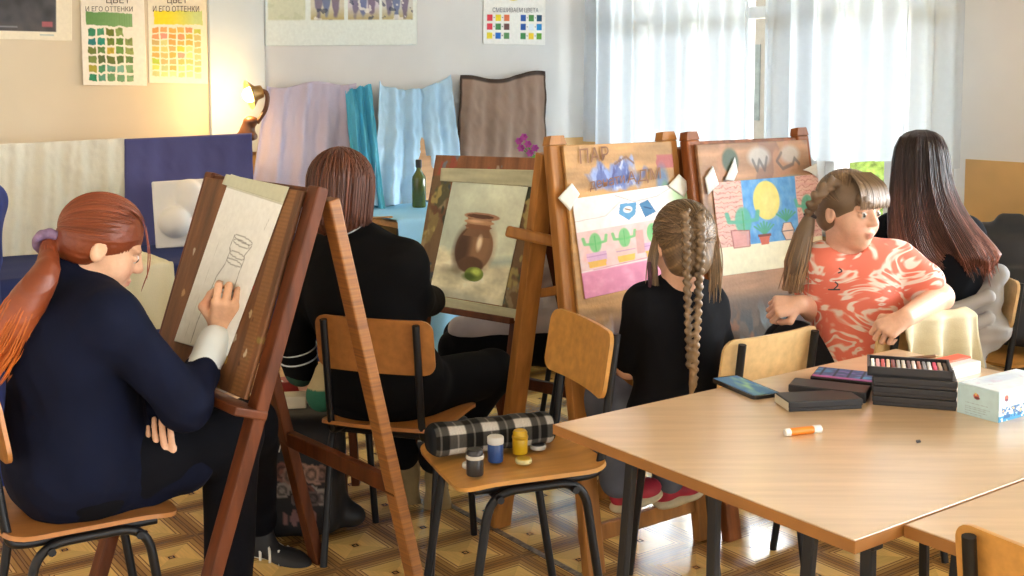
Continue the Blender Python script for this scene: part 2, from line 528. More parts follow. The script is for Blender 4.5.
# floor: parquet-printed linoleum
def floor_mat():
    m = bpy.data.materials.new('printed linoleum'); m.use_nodes = True
    n, l = m.node_tree.nodes, m.node_tree.links; b = n['Principled BSDF']
    def mth(op, a, c=None, clamp=False):
        q = n.new('ShaderNodeMath'); q.operation = op; q.use_clamp = clamp
        for i, x in enumerate((a, c)):
            if x is None: continue
            if isinstance(x, (int, float)): q.inputs[i].default_value = x
            else: l.new(x, q.inputs[i])
        return q.outputs[0]
    tc = n.new('ShaderNodeTexCoord'); sp_ = n.new('ShaderNodeSeparateXYZ'); l.new(tc.outputs['Object'], sp_.inputs[0])
    S = .257
    def fr(o): return mth('SUBTRACT', mth('FRACT', mth('ADD', mth('DIVIDE', o, S), 100.5)), .5)
    fu, fv = fr(sp_.outputs[0]), fr(sp_.outputs[1])
    au, av = mth('ABSOLUTE', fu), mth('ABSOLUTE', fv)
    mx = mth('MAXIMUM', au, av)
    rp = n.new('ShaderNodeValToRGB'); rp.color_ramp.interpolation = 'CONSTANT'; l.new(mx, rp.inputs[0])
    stops = [(0, 'c99a5c'), (.018, '5e4128'), (.036, 'dfb066'), (.06, 'f0c878'), (.30, '8a6440'), (.313, 'e0b66e'), (.345, '7d5836'), (.358, 'bd9254'), (.415, '7d5a38'), (.43, 'a57c48'), (.475, '75522f'), (.487, '9a784c')]
    e = rp.color_ramp.elements
    while len(e) < len(stops): e.new(.5)
    for q, (p, c) in zip(e, stops): q.position = p; q.color = (*lin(hexc(c)), 1)
    tri = mth('GREATER_THAN', au, av)
    tone = mth('ADD', mth('MULTIPLY', tri, .16), .92)
    # grain running one way in two of the four triangles, the other way in the rest
    mp1 = n.new('ShaderNodeMapping'); mp1.inputs['Scale'].default_value = (9, 160, 1); l.new(tc.outputs['Object'], mp1.inputs[0])
    mp2 = n.new('ShaderNodeMapping'); mp2.inputs['Scale'].default_value = (160, 9, 1); l.new(tc.outputs['Object'], mp2.inputs[0])
    g1 = n.new('ShaderNodeTexNoise'); g2 = n.new('ShaderNodeTexNoise')
    for g, mp in ((g1, mp1), (g2, mp2)): g.inputs['Scale'].default_value = 1; l.new(mp.outputs[0], g.inputs['Vector'])
    gm = n.new('ShaderNodeMix'); l.new(tri, gm.inputs[0]); l.new(g1.outputs[0], gm.inputs[2]); l.new(g2.outputs[0], gm.inputs[3])
    gr = mth('ADD', mth('MULTIPLY', gm.outputs[0], .5), .75)
    big = n.new('ShaderNodeTexNoise'); big.inputs['Scale'].default_value = 3; l.new(tc.outputs['Object'], big.inputs['Vector'])
    gr2 = mth('MULTIPLY', gr, mth('ADD', mth('MULTIPLY', big.outputs[0], .25), .88))
    vm = n.new('ShaderNodeVectorMath'); vm.operation = 'SCALE'; l.new(rp.outputs[0], vm.inputs[0]); l.new(mth('MULTIPLY', tone, gr2), vm.inputs['Scale'])
    l.new(vm.outputs[0], b.inputs['Base Color'])
    wv = n.new('ShaderNodeTexNoise'); wv.inputs['Scale'].default_value = 7; l.new(tc.outputs['Object'], wv.inputs['Vector'])
    bp = n.new('ShaderNodeBump'); bp.inputs['Strength'].default_value = .12; bp.inputs['Distance'].default_value = .01
    l.new(wv.outputs[0], bp.inputs['Height']); l.new(bp.outputs[0], b.inputs['Normal'])
    b.inputs['Roughness'].default_value = .22
    b.inputs['Coat Weight'].default_value = .5; b.inputs['Coat Roughness'].default_value = .14
    return m
mb = MB(); mb.box((0, 0, -.05), (15, 15, .1))
fl = mb.build('floor', floor_mat()); tag(fl, kind='structure')
tile0 = on(465.4, 552.4, 0)
fl.location = (tile0.x, tile0.y, 0); fl.rotation_euler.z = ANG
fl.location += U * 2 * .257 * 0

m_wall = M('pale plaster paint', 'e3e3e1', .85, .03, 2.5, bump=.05)
m_dado = M('ochre oil paint', 'd8ae70', .5, .1, 3)
m_white = M('white gloss paint', 'e9ebea', .4, .03)
WIN = [(.22, 1.52), (1.66, 2.42), (3.3, 5.4), (5.9, 8.0)]
ZS, ZT = .80, 2.75
mb = MB(); abox(mb, -.2, 6.6, 0, 3.1, -.2, 0)
tag(mb.build('wall_back', m_wall), kind='structure')
mb = MB()
prev = 0.0
for a, b_ in WIN:
    wbox(mb, prev, a, 0, 3.1, -.25, 0); wbox(mb, a, b_, 0, ZS, -.25, 0); wbox(mb, a, b_, ZT, 3.1, -.25, 0); prev = b_
wbox(mb, prev, 9, 0, 3.1, -.25, 0)
tag(mb.build('wall_right', m_wall), kind='structure')
mb = MB(); mb.box((0, 2.5, 3.15), (14, 13, .1), rot_z(ANG))
tag(mb.build('ceiling', m_wall), kind='structure')
# a shallow pier on the back wall
sa = (wall_a(208, 60) - CORNER).dot(-U); sb = (wall_a(262, 60) - CORNER).dot(-U)
mb = MB(); abox(mb, sb, sa, 1.15, 3.1, 0, .03)
tag(mb.build('trim_1', M('bluish white paint', 'd3dfe6', .8, .02)), kind='structure')
mb = MB(); abox(mb, sa, 6.55, 1.16, 3.1, 0, .005)  # thin layer that makes the wall beige left of the pier
tag(mb.build('trim_5', M('beige wall layer', 'ddd0b6', .85, .03, 2.5)), kind='structure')
# ochre dado on both walls
mb = MB(); abox(mb, .01, 6.5, 0, 1.16, 0, .012)
tag(mb.build('trim_2', m_dado), kind='structure')
mb = MB()
for a, b_ in ((.012, .16), (2.47, 3.25), (5.45, 5.85)): wbox(mb, a, b_, 0, 1.16, 0, .012)
for a, b_ in ((.16, 2.47), (3.25, 5.45), (5.85, 8.5)): wbox(mb, a, b_, 0, .74, 0, .012)
tag(mb.build('trim_3', m_dado), kind='structure')
# windows
def glass_mat():
    m = bpy.data.materials.new('window glass'); m.use_nodes = True
    n, l = m.node_tree.nodes, m.node_tree.links; n.remove(n['Principled BSDF'])
    t = n.new('ShaderNodeBsdfTransparent'); g = n.new('ShaderNodeBsdfGlossy'); g.inputs['Roughness'].default_value = .03
    f = n.new('ShaderNodeFresnel'); f.inputs[0].default_value = 1.3; mx = n.new('ShaderNodeMixShader')
    l.new(f.outputs[0], mx.inputs[0]); l.new(t.outputs[0], mx.inputs[1]); l.new(g.outputs[0], mx.inputs[2])
    l.new(mx.outputs[0], n['Material Output'].inputs[0]); return m
m_glass = glass_mat()
for i, (a, b_) in enumerate(WIN):
    w = thing('window_%d' % (i + 1), None, None, pw((a + b_) / 2, ZS)); tag(w, kind='structure')
    mb = MB(w.location)
    fw = .055
    for t0, t1 in ((a, a + fw), (b_ - fw, b_)): wbox(mb, t0, t1, ZS, ZT, -.14, -.06, .006)
    for z0, z1 in ((ZS, ZS + fw), (ZT - fw, ZT), (1.82, 1.88)): wbox(mb, a + fw, b_ - fw, z0, z1, -.139, -.061, .006)
    nm = 1 if b_ - a < 1.2 else 2
    for k in range(1, nm + 1):
        c = a + (b_ - a) * k / (nm + 1); wbox(mb, c - .035, c + .035, ZS + fw, ZT - fw, -.138, -.055, .006)
    mb.build('window_frame', m_white, w)
    mb = MB(w.location); wbox(mb, a - .04, b_ + .04, ZS - .03, ZS, -.05, .11, .006); mb.build('window_sill', m_white, w)
    for k in range(nm + 1):
        c0 = a + (b_ - a) * k / (nm + 1); c1 = a + (b_ - a) * (k + 1) / (nm + 1)
        mb = MB(w.location); wbox(mb, c0 + .03, c1 - .03, ZS + .03, ZT - .03, -.105, -.099); mb.build('pane', m_glass, w)
# outside: yard, a pale building, greenery under the window
m_grass = M('yard grass', '56683c', .9, .3, 12)
mb = MB(); mb.box(pw(-6, -.75, -9), (50, 17, .1), R_W); tag(mb.build('ground', m_grass), kind='structure')
bt = thing('building', 'pale pinkish building with dark windows outside beyond the sheer curtains', 'building', pw(-11, -.7, -13))
mb = MB(bt.location); wbox(mb, -26, 3, -.7, 4.2, -16, -13); mb.build('wall', M('pale pink render', 'b4aaa7', .9, .05), bt)
mb = MB(bt.location); wbox(mb, -26.2, 3.2, 4.2, 4.6, -16.2, -12.8); mb.build('roof', M('grey sheet roof', 'b9bcc0', .7), bt)
for k in range(9):
    mb = MB(bt.location); wbox(mb, -22 + 2.6 * k, -20.8 + 2.6 * k, .7, 2.2, -13.05, -12.97); mb.build('window', M('outside dark glass', '8d969c', .3), bt)
def bush(t, off, z, r, col, label, seed):
    b = np.array(pw(t, z, off)); rr = np.random.default_rng(seed); S = SDF(b, .05, .08)
    for _ in range(26):
        q = rr.normal(size=3); q *= r * rr.uniform(.3, 1) / np.linalg.norm(q); q[2] = q[2] * .8 + r * .8
        S.el(b + q, (r * .3,) * 3)
    S.rc(b, b + np.array([0, 0, r]), r * .2)
    o = S.build('bush', M('leaves ' + col, col, .8, .35, 25), disp=folds(seed, 22, .03)); tag(o, label, 'bush', 'bushes below the window outside'); return o
bush(.8, -1.7, -.7, 1.02, '7f9a48', 'light green bush outside under the window, seen left of the long-haired person', 3)
bush(3.2, -1.6, -.7, .8, 'a6b46a', 'yellowish bush outside, beyond the window by the long-haired person', 4)
bush(-1.4, -1.9, -.7, .95, 'a8683c', 'orange-leaved bush outside the window behind the right-hand easel', 5)

# sheer curtains
def curtain_mat():
    m = bpy.data.materials.new('sheer voile'); m.use_nodes = True
    n, l = m.node_tree.nodes, m.node_tree.links; n.remove(n['Principled BSDF'])
    t = n.new('ShaderNodeBsdfTransparent'); t.inputs[0].default_value = (.97, .98, 1, 1)
    d = n.new('ShaderNodeBsdfDiffuse'); d.inputs[0].default_value = (.86, .88, .9, 1)
    tr = n.new('ShaderNodeBsdfTranslucent'); tr.inputs[0].default_value = (.52, .57, .62, 1)
    tc = n.new('ShaderNodeTexCoord'); wv = n.new('ShaderNodeTexNoise'); wv.inputs['Scale'].default_value = 40
    l.new(tc.outputs['Object'], wv.inputs['Vector'])
    mr = n.new('ShaderNodeMapRange'); mr.inputs['To Min'].default_value = .84; mr.inputs['To Max'].default_value = .92; l.new(wv.outputs[0], mr.inputs['Value'])
    a = n.new('ShaderNodeMixShader'); a.inputs[0].default_value = .68
    b = n.new('ShaderNodeMixShader'); l.new(mr.outputs[0], b.inputs[0])
    l.new(d.outputs[0], a.inputs[1]); l.new(tr.outputs[0], a.inputs[2]); l.new(t.outputs[0], b.inputs[1]); l.new(a.outputs[0], b.inputs[2])
    l.new(b.outputs[0], n['Material Output'].inputs[0]); return m
m_cur = curtain_mat()
def curtain(t0, t1, nf, seed, label, hem):
    r = np.random.default_rng(seed); nu, nv = 160, 24
    u, v = np.meshgrid(np.linspace(0, 1, nu), np.linspace(0, 1, nv))
    ph = r.uniform(0, 6, 3)
    amp = .022 + .02 * v
    w = np.sin(2 * math.pi * nf * u + ph[0] + .8 * np.sin(9 * u + ph[1]) + .25 * v * np.sin(5 * u + ph[2])) * amp + .012 * np.sin(2 * math.pi * nf * 2.3 * u + ph[2])
    T = t0 + (t1 - t0) * u; Z = 2.95 + (hem - 2.95) * v + .012 * np.sin(14 * u + ph[1]) * v
    b = pw((t0 + t1) / 2, hem, .16)
    P = np.array(CORNER)[None, None] + np.array(V) * T[..., None] - np.array(U) * (.17 + w)[..., None] + np.array([0, 0, 1]) * Z[..., None] - np.array(b)
    idx = np.arange(nu * nv).reshape(nv, nu)
    f = np.stack([idx[:-1, :-1], idx[1:, :-1], idx[1:, 1:], idx[:-1, 1:]], -1).reshape(-1, 4)
    th = thing('sheer_curtain', label, 'curtain', b, 0, 'sheer curtains at the window')
    link('fabric', np_mesh('fabric', P.reshape(-1, 3), f), m_cur, th)
    mb = MB(b); mb.tube([pw(t0 - .05, 2.97, .17), pw(t1 + .05, 2.97, .17)], .014); mb.build('rod', m_white, th, True)
curtain(.10, 1.36, 9, 2, 'white sheer curtain hanging left of the bright gap in the window, beside the corner', 1.13)
curtain(1.44, 2.53, 7, 5, 'white sheer curtain hanging behind the long-haired person, right of the bright gap', 1.13)
# seam strip in the floor
p0, p1 = on(464, 513, 0), on(570, 586, 0)
d_ = V; mb = MB(p0); mb.box(p0 + d_ * .75 + ZUP * .0015, (1.9, .022, .003), R_W)
tag(mb.build('trim_4', M('worn metal strip', '8a7862', .4, .35, 60, metal=.35)), kind='structure')

# ================================================================== BACK WALL: pictures and cloths
m_paper = MV('painted paper', .75)
m_ink = M('dark ink', '3a322e', .7, .05)
def wquad(p, off=.006): return [wall_a(x, y, off) for x, y in p]
# big pale print top left
q = wquad([(-40, -95), (72, -95), (72, 41), (-40, 38)])
def f_(u, v):
    c = blank(u, 'ece4cd'); m = rect(u, v, 0, .05, .85, .935); n_ = nse(u, v, 14, 2)
    put(c, m, '4c4d52'); put(c, m * np.clip(n_, 0, 1), '2a2a30', .7); put(c, m * np.clip(-n_, 0, 1), '77706c', .5)
    put(c, rect(u, v, .72, .86, .82, .90), 'a8626a'); put(c, rect(u, v, .0, .9, .5, .91), '8d8f98'); put(c, rect(u, v, .7, .957, .83, .965), '9fb7ba')
    return c
o = sheet('wall_print', q, 140, 150, f_, m_paper); tag(o, 'cream-mounted dark photograph print at the top left of the back wall', 'poster')
# green chart
q = wquad([(79, -26), (143, -26), (147, 86), (82, 85)])
GR = [['3a8a66', '4f9a72', '6d7a2e', '8aa25a', None], ['2b7c7c', '2f9078', '6f8436', '6a923f', '8a9a58'], ['6f7f3c', '63864a', 'c8b03e', '6e9a4c', '9aa85e'], ['7a8f4a', '5a6b42', '64743c', '5d7a42', '6a8c50'], ['a8a23a', '4a8d66', '66a088', '7ab09a', '84ac78'], ['2f8c66', '5c9a80', '6a9a6a', '6e9e74', '86b080']]
def f_(u, v):
    c = blank(u, 'efe9da'); c += nse(u, v, 5, 1)[..., None] * 3
    w = .008 * nse(u, v, 30, 8)
    m = rect(u + w, v + w - .02 * u, .08, .335, .80, .455); put(c, m, '5f8f4e'); put(c, m * u, '9fc08c', .8); put(c, m * (np.sin(u * 160) > .6), '6c9a5a', .35)
    for i, row in enumerate(GR):
        for j, h in enumerate(row):
            if h: 
                m = rect(u + w * 1.5, v + w * 1.5, .1 + j * .145, .49 + i * .082, .215 + j * .145, .552 + i * .082); put(c, m, h); put(c, m * (nse(u, v, 40, i * 7 + j) > .4), (40, 70, 40), .18)
    return c
o = sheet('colour_chart', q, 130, 180, f_, m_paper, bulge=lambda u, v: .006 * (1 - u) ** 2 + .012 * v * (1 - u) ** 3)
tag(o, 'paper chart of green paint swatches taped to the back wall', 'chart', 'hand-painted colour charts')
text_on('lettering', q, 'ЦВЕТ', (.39, .20, .76, .275), m_ink, o, o.location, .014)
text_on('lettering', q, 'И ЕГО ОТТЕНКИ', (.07, .29, .80, .335), m_ink, o, o.location, .014)
# yellow chart
q = wquad([(147, -26), (206, -26), (208, 84), (149, 83)])
YP = ['e0a05a', 'e8a868', 'f0b25a', 'f0b45e', 'd89a6a', 'c0c85a', 'e8a070', 'ea9a86', 'e8a050', 'ea9a6c', 'c8b850', 'c9bd7a', 'c8b070', 'cfd08c', 'f0a860', 'eab060', 'e0b058', 'c8b878', 'f0c060', 'ead080', 'e0b06c', 'f0d050', 'f0d890', 'ccc080', 'eab060', 'e8c078', 'f0b45e', 'e8a48a', 'f0dc90', 'd0c48c', 'b8d050', 'd8b87a', 'e8b47c', 'f0bc70', 'f0c078', 'e8b88a', 'd8dc70', 'b8c890', 'c0b06a', 'f0d090', 'f0cc88', 'e8b880', 'c8d090', 'f0d890', 'f0d4a0', 'ecc488', 'f0d898', 'f0e0a8']
def f_(u, v):
    c = blank(u, 'f0e8d2'); w = .008 * nse(u, v, 30, 9)
    m = rect(u + w, v + w, .10, .335, .92, .46); put(c, m, 'f2dc2e'); put(c, m * np.clip(u * 2 - .6, 0, 1), 'c9d890')
    for i in range(8):
        for j in range(6):
            put(c, rect(u + w, v + w, .06 + j * .142, .487 + i * .058 + .012 * (j == 5), .175 + j * .142, .533 + i * .058 + .012 * (j == 5)), YP[i * 6 + j])
    return c
o = sheet('colour_chart', q, 130, 180, f_, m_paper, bulge=lambda u, v: .003 * v)
tag(o, 'paper chart of yellow and orange paint swatches taped to the back wall', 'chart', 'hand-painted colour charts')
text_on('lettering', q, 'ЦВЕТ', (.32, .20, .66, .28), m_ink, o, o.location, .006)
text_on('lettering', q, 'И ЕГО ОТТЕНКИ', (.08, .29, .86, .345), m_ink, o, o.location, .006)
# strip of four watercolours on a white sheet
q = wquad([(264, -70), (417, -70), (417, 45), (265, 46)])
def f_(u, v):
    c = blank(u, 'eaf1ea'); n_ = nse(u, v, 26, 4)
    for x0, x1, k in ((.02, .25, 0), (.285, .50, 1), (.525, .735, 2), (.755, .97, 3)):
        m = rect(u, v, x0, .06, x1, .775)
        put(c, m, ['d8dcc2', 'd9d6c4', 'd6cfd6', 'd5d4cc'][k])
        if k:
            put(c, m * np.clip((v - .66) * 9, 0, 1), 'b9a86a', .8)
            for cx, col in ((x0 + .05, '6d6486'), (x0 + .1, '5a6aa0'), (x0 + .16, '6f5f7e')):
                put(c, m * ell(u, v + .05 * n_, cx, .45, .03, .3), col, .75)
            put(c, m * (n_ > .55) * (v > .2), '39405a', .6); put(c, m * (n_ < -.6), 'f2efe6', .8)
        else: put(c, m * (n_ > .3), 'c9cfae', .5)
    return c
o = sheet('watercolour_sheet', q, 200, 130, f_, m_paper); tag(o, 'white sheet mounted with four small watercolours on the back wall', 'poster')
# colour-mixing poster
q = wquad([(484, -34), (546, -34), (545, 45), (483, 44)])
def f_(u, v):
    c = blank(u, 'f4f4ee')
    for k, col in enumerate(['f2d91e', 'f0c02a', 'e8862a', 'd8343a', '7a3a8a', '2a5ab8', '2a8a4a', '9ac02a']):
        a = np.arctan2(v - .26, (u - .5) * .8); m = ell(u, v, .47, .26, .19, .18, .03) * (np.abs((a - (math.pi / 2 + k * math.pi / 4) + math.pi) % (2 * math.pi) - math.pi) < math.pi / 8); put(c, m, col)
    rows = [['e0404a', 'f0d92c', 'e87a50', None, '2a5cae', '4f8f4a', '22506e'], ['e2404e', '4a8a52', '6a4a4a', None, '2558a6', 'e4eef6', '2a94dc'], ['f2e03c', '2272cc', '5a9260', None, '3e8650', 'f2cf34', '62a03a']]
    for i, r_ in enumerate(rows):
        for j, h in enumerate(r_):
            if h: put(c, rect(u, v, .06 + j * .133, .62 + i * .115, .145 + j * .133, .7 + i * .115), h)
            if h and j not in (2, 6): put(c, rect(u, v, .16 + j * .133, .65 + i * .115, .178 + j * .133, .664 + i * .115), '8a8f94')
    return c
o = sheet('mixing_poster', q, 130, 160, f_, m_paper); tag(o, 'white colour-mixing poster of small colour squares on the back wall', 'poster')
text_on('lettering', q, 'СМЕШИВАЕМ ЦВЕТА', (.14, .53, .88, .60), M('grey ink', '6b7078', .7), o, o.location, .002)

m_cloth = MV('woven cloth', .9, .15, 300, .15)
def cloth(name, label, pts, off, col, fold, nu=70, nv=60, seed=1, amp=.02, vert=.8, col2=None, cat='cloth', group=None, topw=None, thick=.004, dark=None, extra=None):
    q = [wall_a(x, y, o_) for (x, y), o_ in zip(pts, off if isinstance(off, (list, tuple)) else [off] * 4)]
    r = np.random.default_rng(seed); ph = r.uniform(0, 6, 4)
    def bulge(u, v):
        a = np.sin(2 * math.pi * fold * u + ph[0] + vert * v * np.sin(4 * u + ph[1]))
        return amp * (.4 + .6 * v) * (a + .4 * np.sin(2 * math.pi * fold * 2.2 * u + ph[2] + 2 * v)) + amp * .5 * nse(u, v, 9, seed) + amp * .22 * nse(u * 1.3, v, 26, seed + 5) + (extra(u, v) if extra is not None else 0)
    c1 = np.array(hexc(col), float); c2 = np.array(hexc(col2 or col), float)
    def f_(u, v):
        n_ = nse(u, v, 4, seed + 3)[..., None] * .5 + .5
        c = c1 * (1 - np.clip(n_, 0, 1)) + c2 * np.clip(n_, 0, 1)
        if dark: put(c, (v < .035) + (u < .02) + (u > .98) > 0, dark)
        return c
    o = sheet(name, q, nu, nv, f_, m_cloth, bulge=bulge, thick=thick)
    if topw is not None:                                  # the free edge: pull it down by topw(u)
        me = o.data; n = len(me.vertices); co = np.zeros(n * 3, np.float32); me.vertices.foreach_get('co', co); co = co.reshape(-1, 3)
        uu, vv = np.meshgrid(np.linspace(0, 1, nu), np.linspace(0, 1, nv))
        dz = (topw(uu) * (1 - vv)).ravel(); co[:, 2] -= np.concatenate([dz, dz]).astype(np.float32)
        me.vertices.foreach_set('co', co.ravel()); me.update()
    return tag(o, label, cat, group)
GD = 'still-life cloths hung along the back wall'
cloth('drapery', 'wrinkled cream cloth hung behind the red-haired girl', [(-18, 145), (127, 138), (127, 268), (-18, 280)], .30, 'd8d2bc', 5, 140, 110, 3, .013, 3.5, 'e8e2d0', 'drapery', GD)
cloth('drapery', 'plain dark violet-blue cloth hung behind the plaster relief', [(125, 139), (252, 133), (256, 258), (125, 266)], .30, '50507c', 3, 60, 60, 4, .006, 1, '5a5a86', 'drapery', GD)
cloth('drapery', 'pale lilac cloth hung between the lamp and the turquoise cloth', [(266, 86), (356, 82), (356, 262), (243, 262)], [.06, .06, .1, .1], 'c9bfd6', 4, 80, 70, 6, .018, 1.4, 'd4cbde', 'drapery', GD, topw=lambda u: .012 * np.sin(u * 9))
cloth('drapery', 'bright turquoise cloth hung in narrow folds behind the bobbed person', [(346, 90), (371, 84), (386, 214), (356, 214)], [.08, .1, .3, .3], '50b0d4', 3, 60, 60, 7, .03, .6, '74cbe4', 'drapery', GD)
cloth('drapery', 'pale sky-blue cloth hung by two corners above the green bottle', [(378, 82), (450, 75), (462, 206), (372, 206)], [.07, .07, .12, .3], 'b2d7f2', 4, 90, 70, 8, .028, 1.2, 'c8e4f6', 'drapery', GD, topw=lambda u: .055 * np.sin(u * math.pi) ** .8)
cloth('drapery', 'brown knitted cloth with dark edges hung beside the corner', [(462, 75), (546, 70), (548, 175), (458, 175)], .07, '957c6c', 3, 80, 60, 9, .016, .5, 'a08878', 'drapery', GD, topw=lambda u: .035 * np.sin(u * math.pi * 1.15) ** 2, dark='4c4038')

# still-life tables along the wall
m_wood = M('beech veneer', 'c89b62', .45, .12, 3, (1, 14, 14))
m_steel = M('black painted steel', '101013', .45, .1, spec=.35)
def bench(name, s0, s1, o0, o1, z, label):
    b = thing(name, label, 'table', pa((s0 + s1) / 2, 0, (o0 + o1) / 2))
    mb = MB(b.location); abox(mb, s0, s1, z - .03, z, o0, o1, .004); mb.build('table_top', m_wood, b)
    for s in (s0 + .06, s1 - .06):
        for o_ in (o0 + .06, o1 - .06):
            mb = MB(b.location); abox(mb, s - .02, s + .02, 0, z - .03, o_ - .02, o_ + .02); mb.build('leg', m_steel, b)
def tablecloth(name, label, s0, s1, o0, o1, z, drop, col, seed, cat='tablecloth', col2=None):
    """a cloth over a table: flat on top, hanging in folds at the front"""
    r = np.random.default_rng(seed); ph = r.uniform(0, 6, 3); nu, nv = 110, 70
    u, v = np.meshgrid(np.linspace(0, 1, nu), np.linspace(0, 1, nv))
    D = o1 - o0; Lt = D + drop; d = v * Lt
    fall = np.clip(d - D, 0, None)
    wob = (np.sin(u * (s1 - s0) * 22 + ph[0] + np.sin(u * 7 + ph[1])) * .5 + .5) * .05 * np.clip(fall / .3, 0, 1)
    off = o0 + np.minimum(d, D) + .008 + .006 + wob
    zz = z + .006 - fall + .004 * (nse(u, v, 16, seed) + 1) * (fall <= 0)
    b = pa((s0 + s1) / 2, z, (o0 + o1) / 2)
    P = np.array(CORNER) - np.array(U) * (s0 + (s1 - s0) * u)[..., None] + np.array(V) * off[..., None] + np.array([0, 0, 1]) * zz[..., None] - np.array(b)
    n_ = (nse(u, v, 6, seed + 1) * .5 + .5)[..., None]; c = lin((np.array(hexc(col)) * (1 - n_) + np.array(hexc(col2 or col)) * n_).clip(0, 255) / 255)
    idx = np.arange(nu * nv).reshape(nv, nu); f = np.stack([idx[:-1, :-1], idx[1:, :-1], idx[1:, 1:], idx[:-1, 1:]], -1).reshape(-1, 4)
    P = P.reshape(-1, 3); Nn = vnormals(P, f)
    if Nn[:, 2].mean() < 0: f = f[:, ::-1]; Nn = -Nn
    o = link(name, np_mesh(name, np.concatenate([P, P - Nn * .003]), np.concatenate([f, f[:, ::-1] + len(P)]), np.concatenate([c.reshape(-1, 3)] * 2)), m_cloth); o.location = b
    return tag(o, label, cat)
bench('bench_table', 1.95, 4.3, .40, .92, .765, 'cloth-covered table holding the plaster relief behind the red-haired girl')
tablecloth('tablecloth', 'dark navy cloth covering the table under the plaster relief', 1.93, 4.32, .33, .92, .77, .7, '303a66', 11, col2='3a4474')
tablecloth('table_runner', 'cream cloth hanging over the front of the navy-covered table', (on(156, 258, .785) - CORNER).dot(-U), (on(106, 262, .785) - CORNER).dot(-U), .5, .955, .783, .25, 'e8e4c8', 12, 'cloth', 'd9d6b4')
bench('bench_table', .36, 1.85, .06, .78, .85, 'cloth-covered table along the back wall holding the green bottle')
tablecloth('tablecloth', 'bright sky-blue cloth spread on the table below the green bottle', .34, 1.87, .2, .80, .853, .75, '8ccdf4', 13, col2='b0e0fa')
cb = wall_a(424, 172, .14)
# cutting board with a hole, leaning on the wall behind the bottle
def outl(n=40):
    pts = []
    for k in range(n):
        a = 2 * math.pi * k / n; x, y = math.cos(a), math.sin(a)
        pts.append((.085 * np.sign(x) * abs(x) ** .6, .12 * np.sign(y) * abs(y) ** .6))
    return [p for p in pts if not (p[1] > .1 and abs(p[0]) < .03)]
b0 = pa(*(lambda p: ((p - CORNER).dot(-U), .86, .2))(wall_a(428, 200, .2)))
t = thing('cutting_board', 'pale wooden cutting board leaning on the wall behind the green bottle', 'board', b0)
XA = U; YA = (ZUP - V * .25).normalized()
mb = MB(b0); mb.prism(outl(), .012, b0 + YA * .13, XA, YA); mb.build('board', M('pale maple', 'd8a878', .5, .1, 4, (1, 1, 8)), t)
mb = MB(b0); mb.prism([(-.02, .22), (.02, .22), (.022, .33), (.012, .345), (-.012, .345), (-.022, .33)], .012, b0, XA, YA); mb.build('handle', M('pale maple', 'd8a878'), t)
# bottle
bp_ = on(419, 207, .862)
t = thing('wine_bottle', 'dark green glass bottle standing on the sky-blue cloth', 'bottle', bp_)
m_bottle = M('olive green glass', '4d5a1c', .12, .1, spec=.8)
k = .036
mb = MB(bp_); mb.lathe([(k * .9, 0), (k, .008), (k, .14), (k * .93, .155), (k * .6, .172), (k * .36, .188), (k * .33, .225), (k * .42, .227), (k * .42, .236), (k * .3, .238)], bp_, 24); mb.build('bottle_body', m_bottle, t, True)
mb = MB(bp_); mb.lathe([(k * .43, .2), (k * .45, .203), (k * .45, .234), (k * .4, .24)], bp_, 16); mb.build('neck_foil', M('dark foil', '2a2a20', .4), t, True)
# wooden palette knife lying on the blue cloth
kp = on(497 - 122 + 6, 219, .865); mb = MB(kp); mb.beam(kp + Vector((-.06, -.01, .006)), kp + Vector((.05, .03, .006)), .02, .008); tag(mb.build('wooden_spatula', m_wood), 'small wooden spatula lying on the sky-blue cloth beside the bobbed person', 'spatula')
# pink artificial flower in a vase at the right end of that table
fp = wall_a(533, 190, .3); fp.z = .866
t = thing('flower_vase', 'vase of pink flowers in front of the brown knitted cloth', 'flower', fp)
mb = MB(fp); mb.lathe([(.03, 0), (.045, .04), (.04, .1), (.022, .14), (.026, .16)], fp, 18); mb.build('vase', M('white glaze', 'e4e0da', .3), t, True)
mb = MB(fp)
tips = [at(519, 141, fp.y), at(524, 137, fp.y), at(528, 144, fp.y), at(535, 148, fp.y), at(521, 148, fp.y), at(530, 153, fp.y)]
for q in tips: mb.tube(curve_pts([fp + ZUP * .1, fp + ZUP * .2, q], 8), .002, 5)
mb.build('stem', M('leaf green', '4f8a3c', .6), t)
for j, q in enumerate(tips):
    mb = MB(fp)
    for a in range(6):
        an = a * 1.047; dr = Vector((math.cos(an), -.4, math.sin(an))).normalized()
        mb.prism([(0, -.003), (.012, -.009), (.021, -.005), (.023, .003), (.013, .009), (0, .003)], .002, q, dr, dr.cross(Vector((.3, -1, .2))).normalized())
    mb.build('blossom', M('magenta petals', 'c8509a' if j % 2 else 'b03a8c', .6), t)
q = at(531, 158, fp.y); mb = MB(fp); mb.prism([(0, 0), (.02, .012), (.045, .004), (.03, -.014), (.01, -.01)], .003, q, (1, 0, .3), (-.3, 0, 1)); mb.build('leaf', M('bright leaf green', '6fae3a', .5), t)

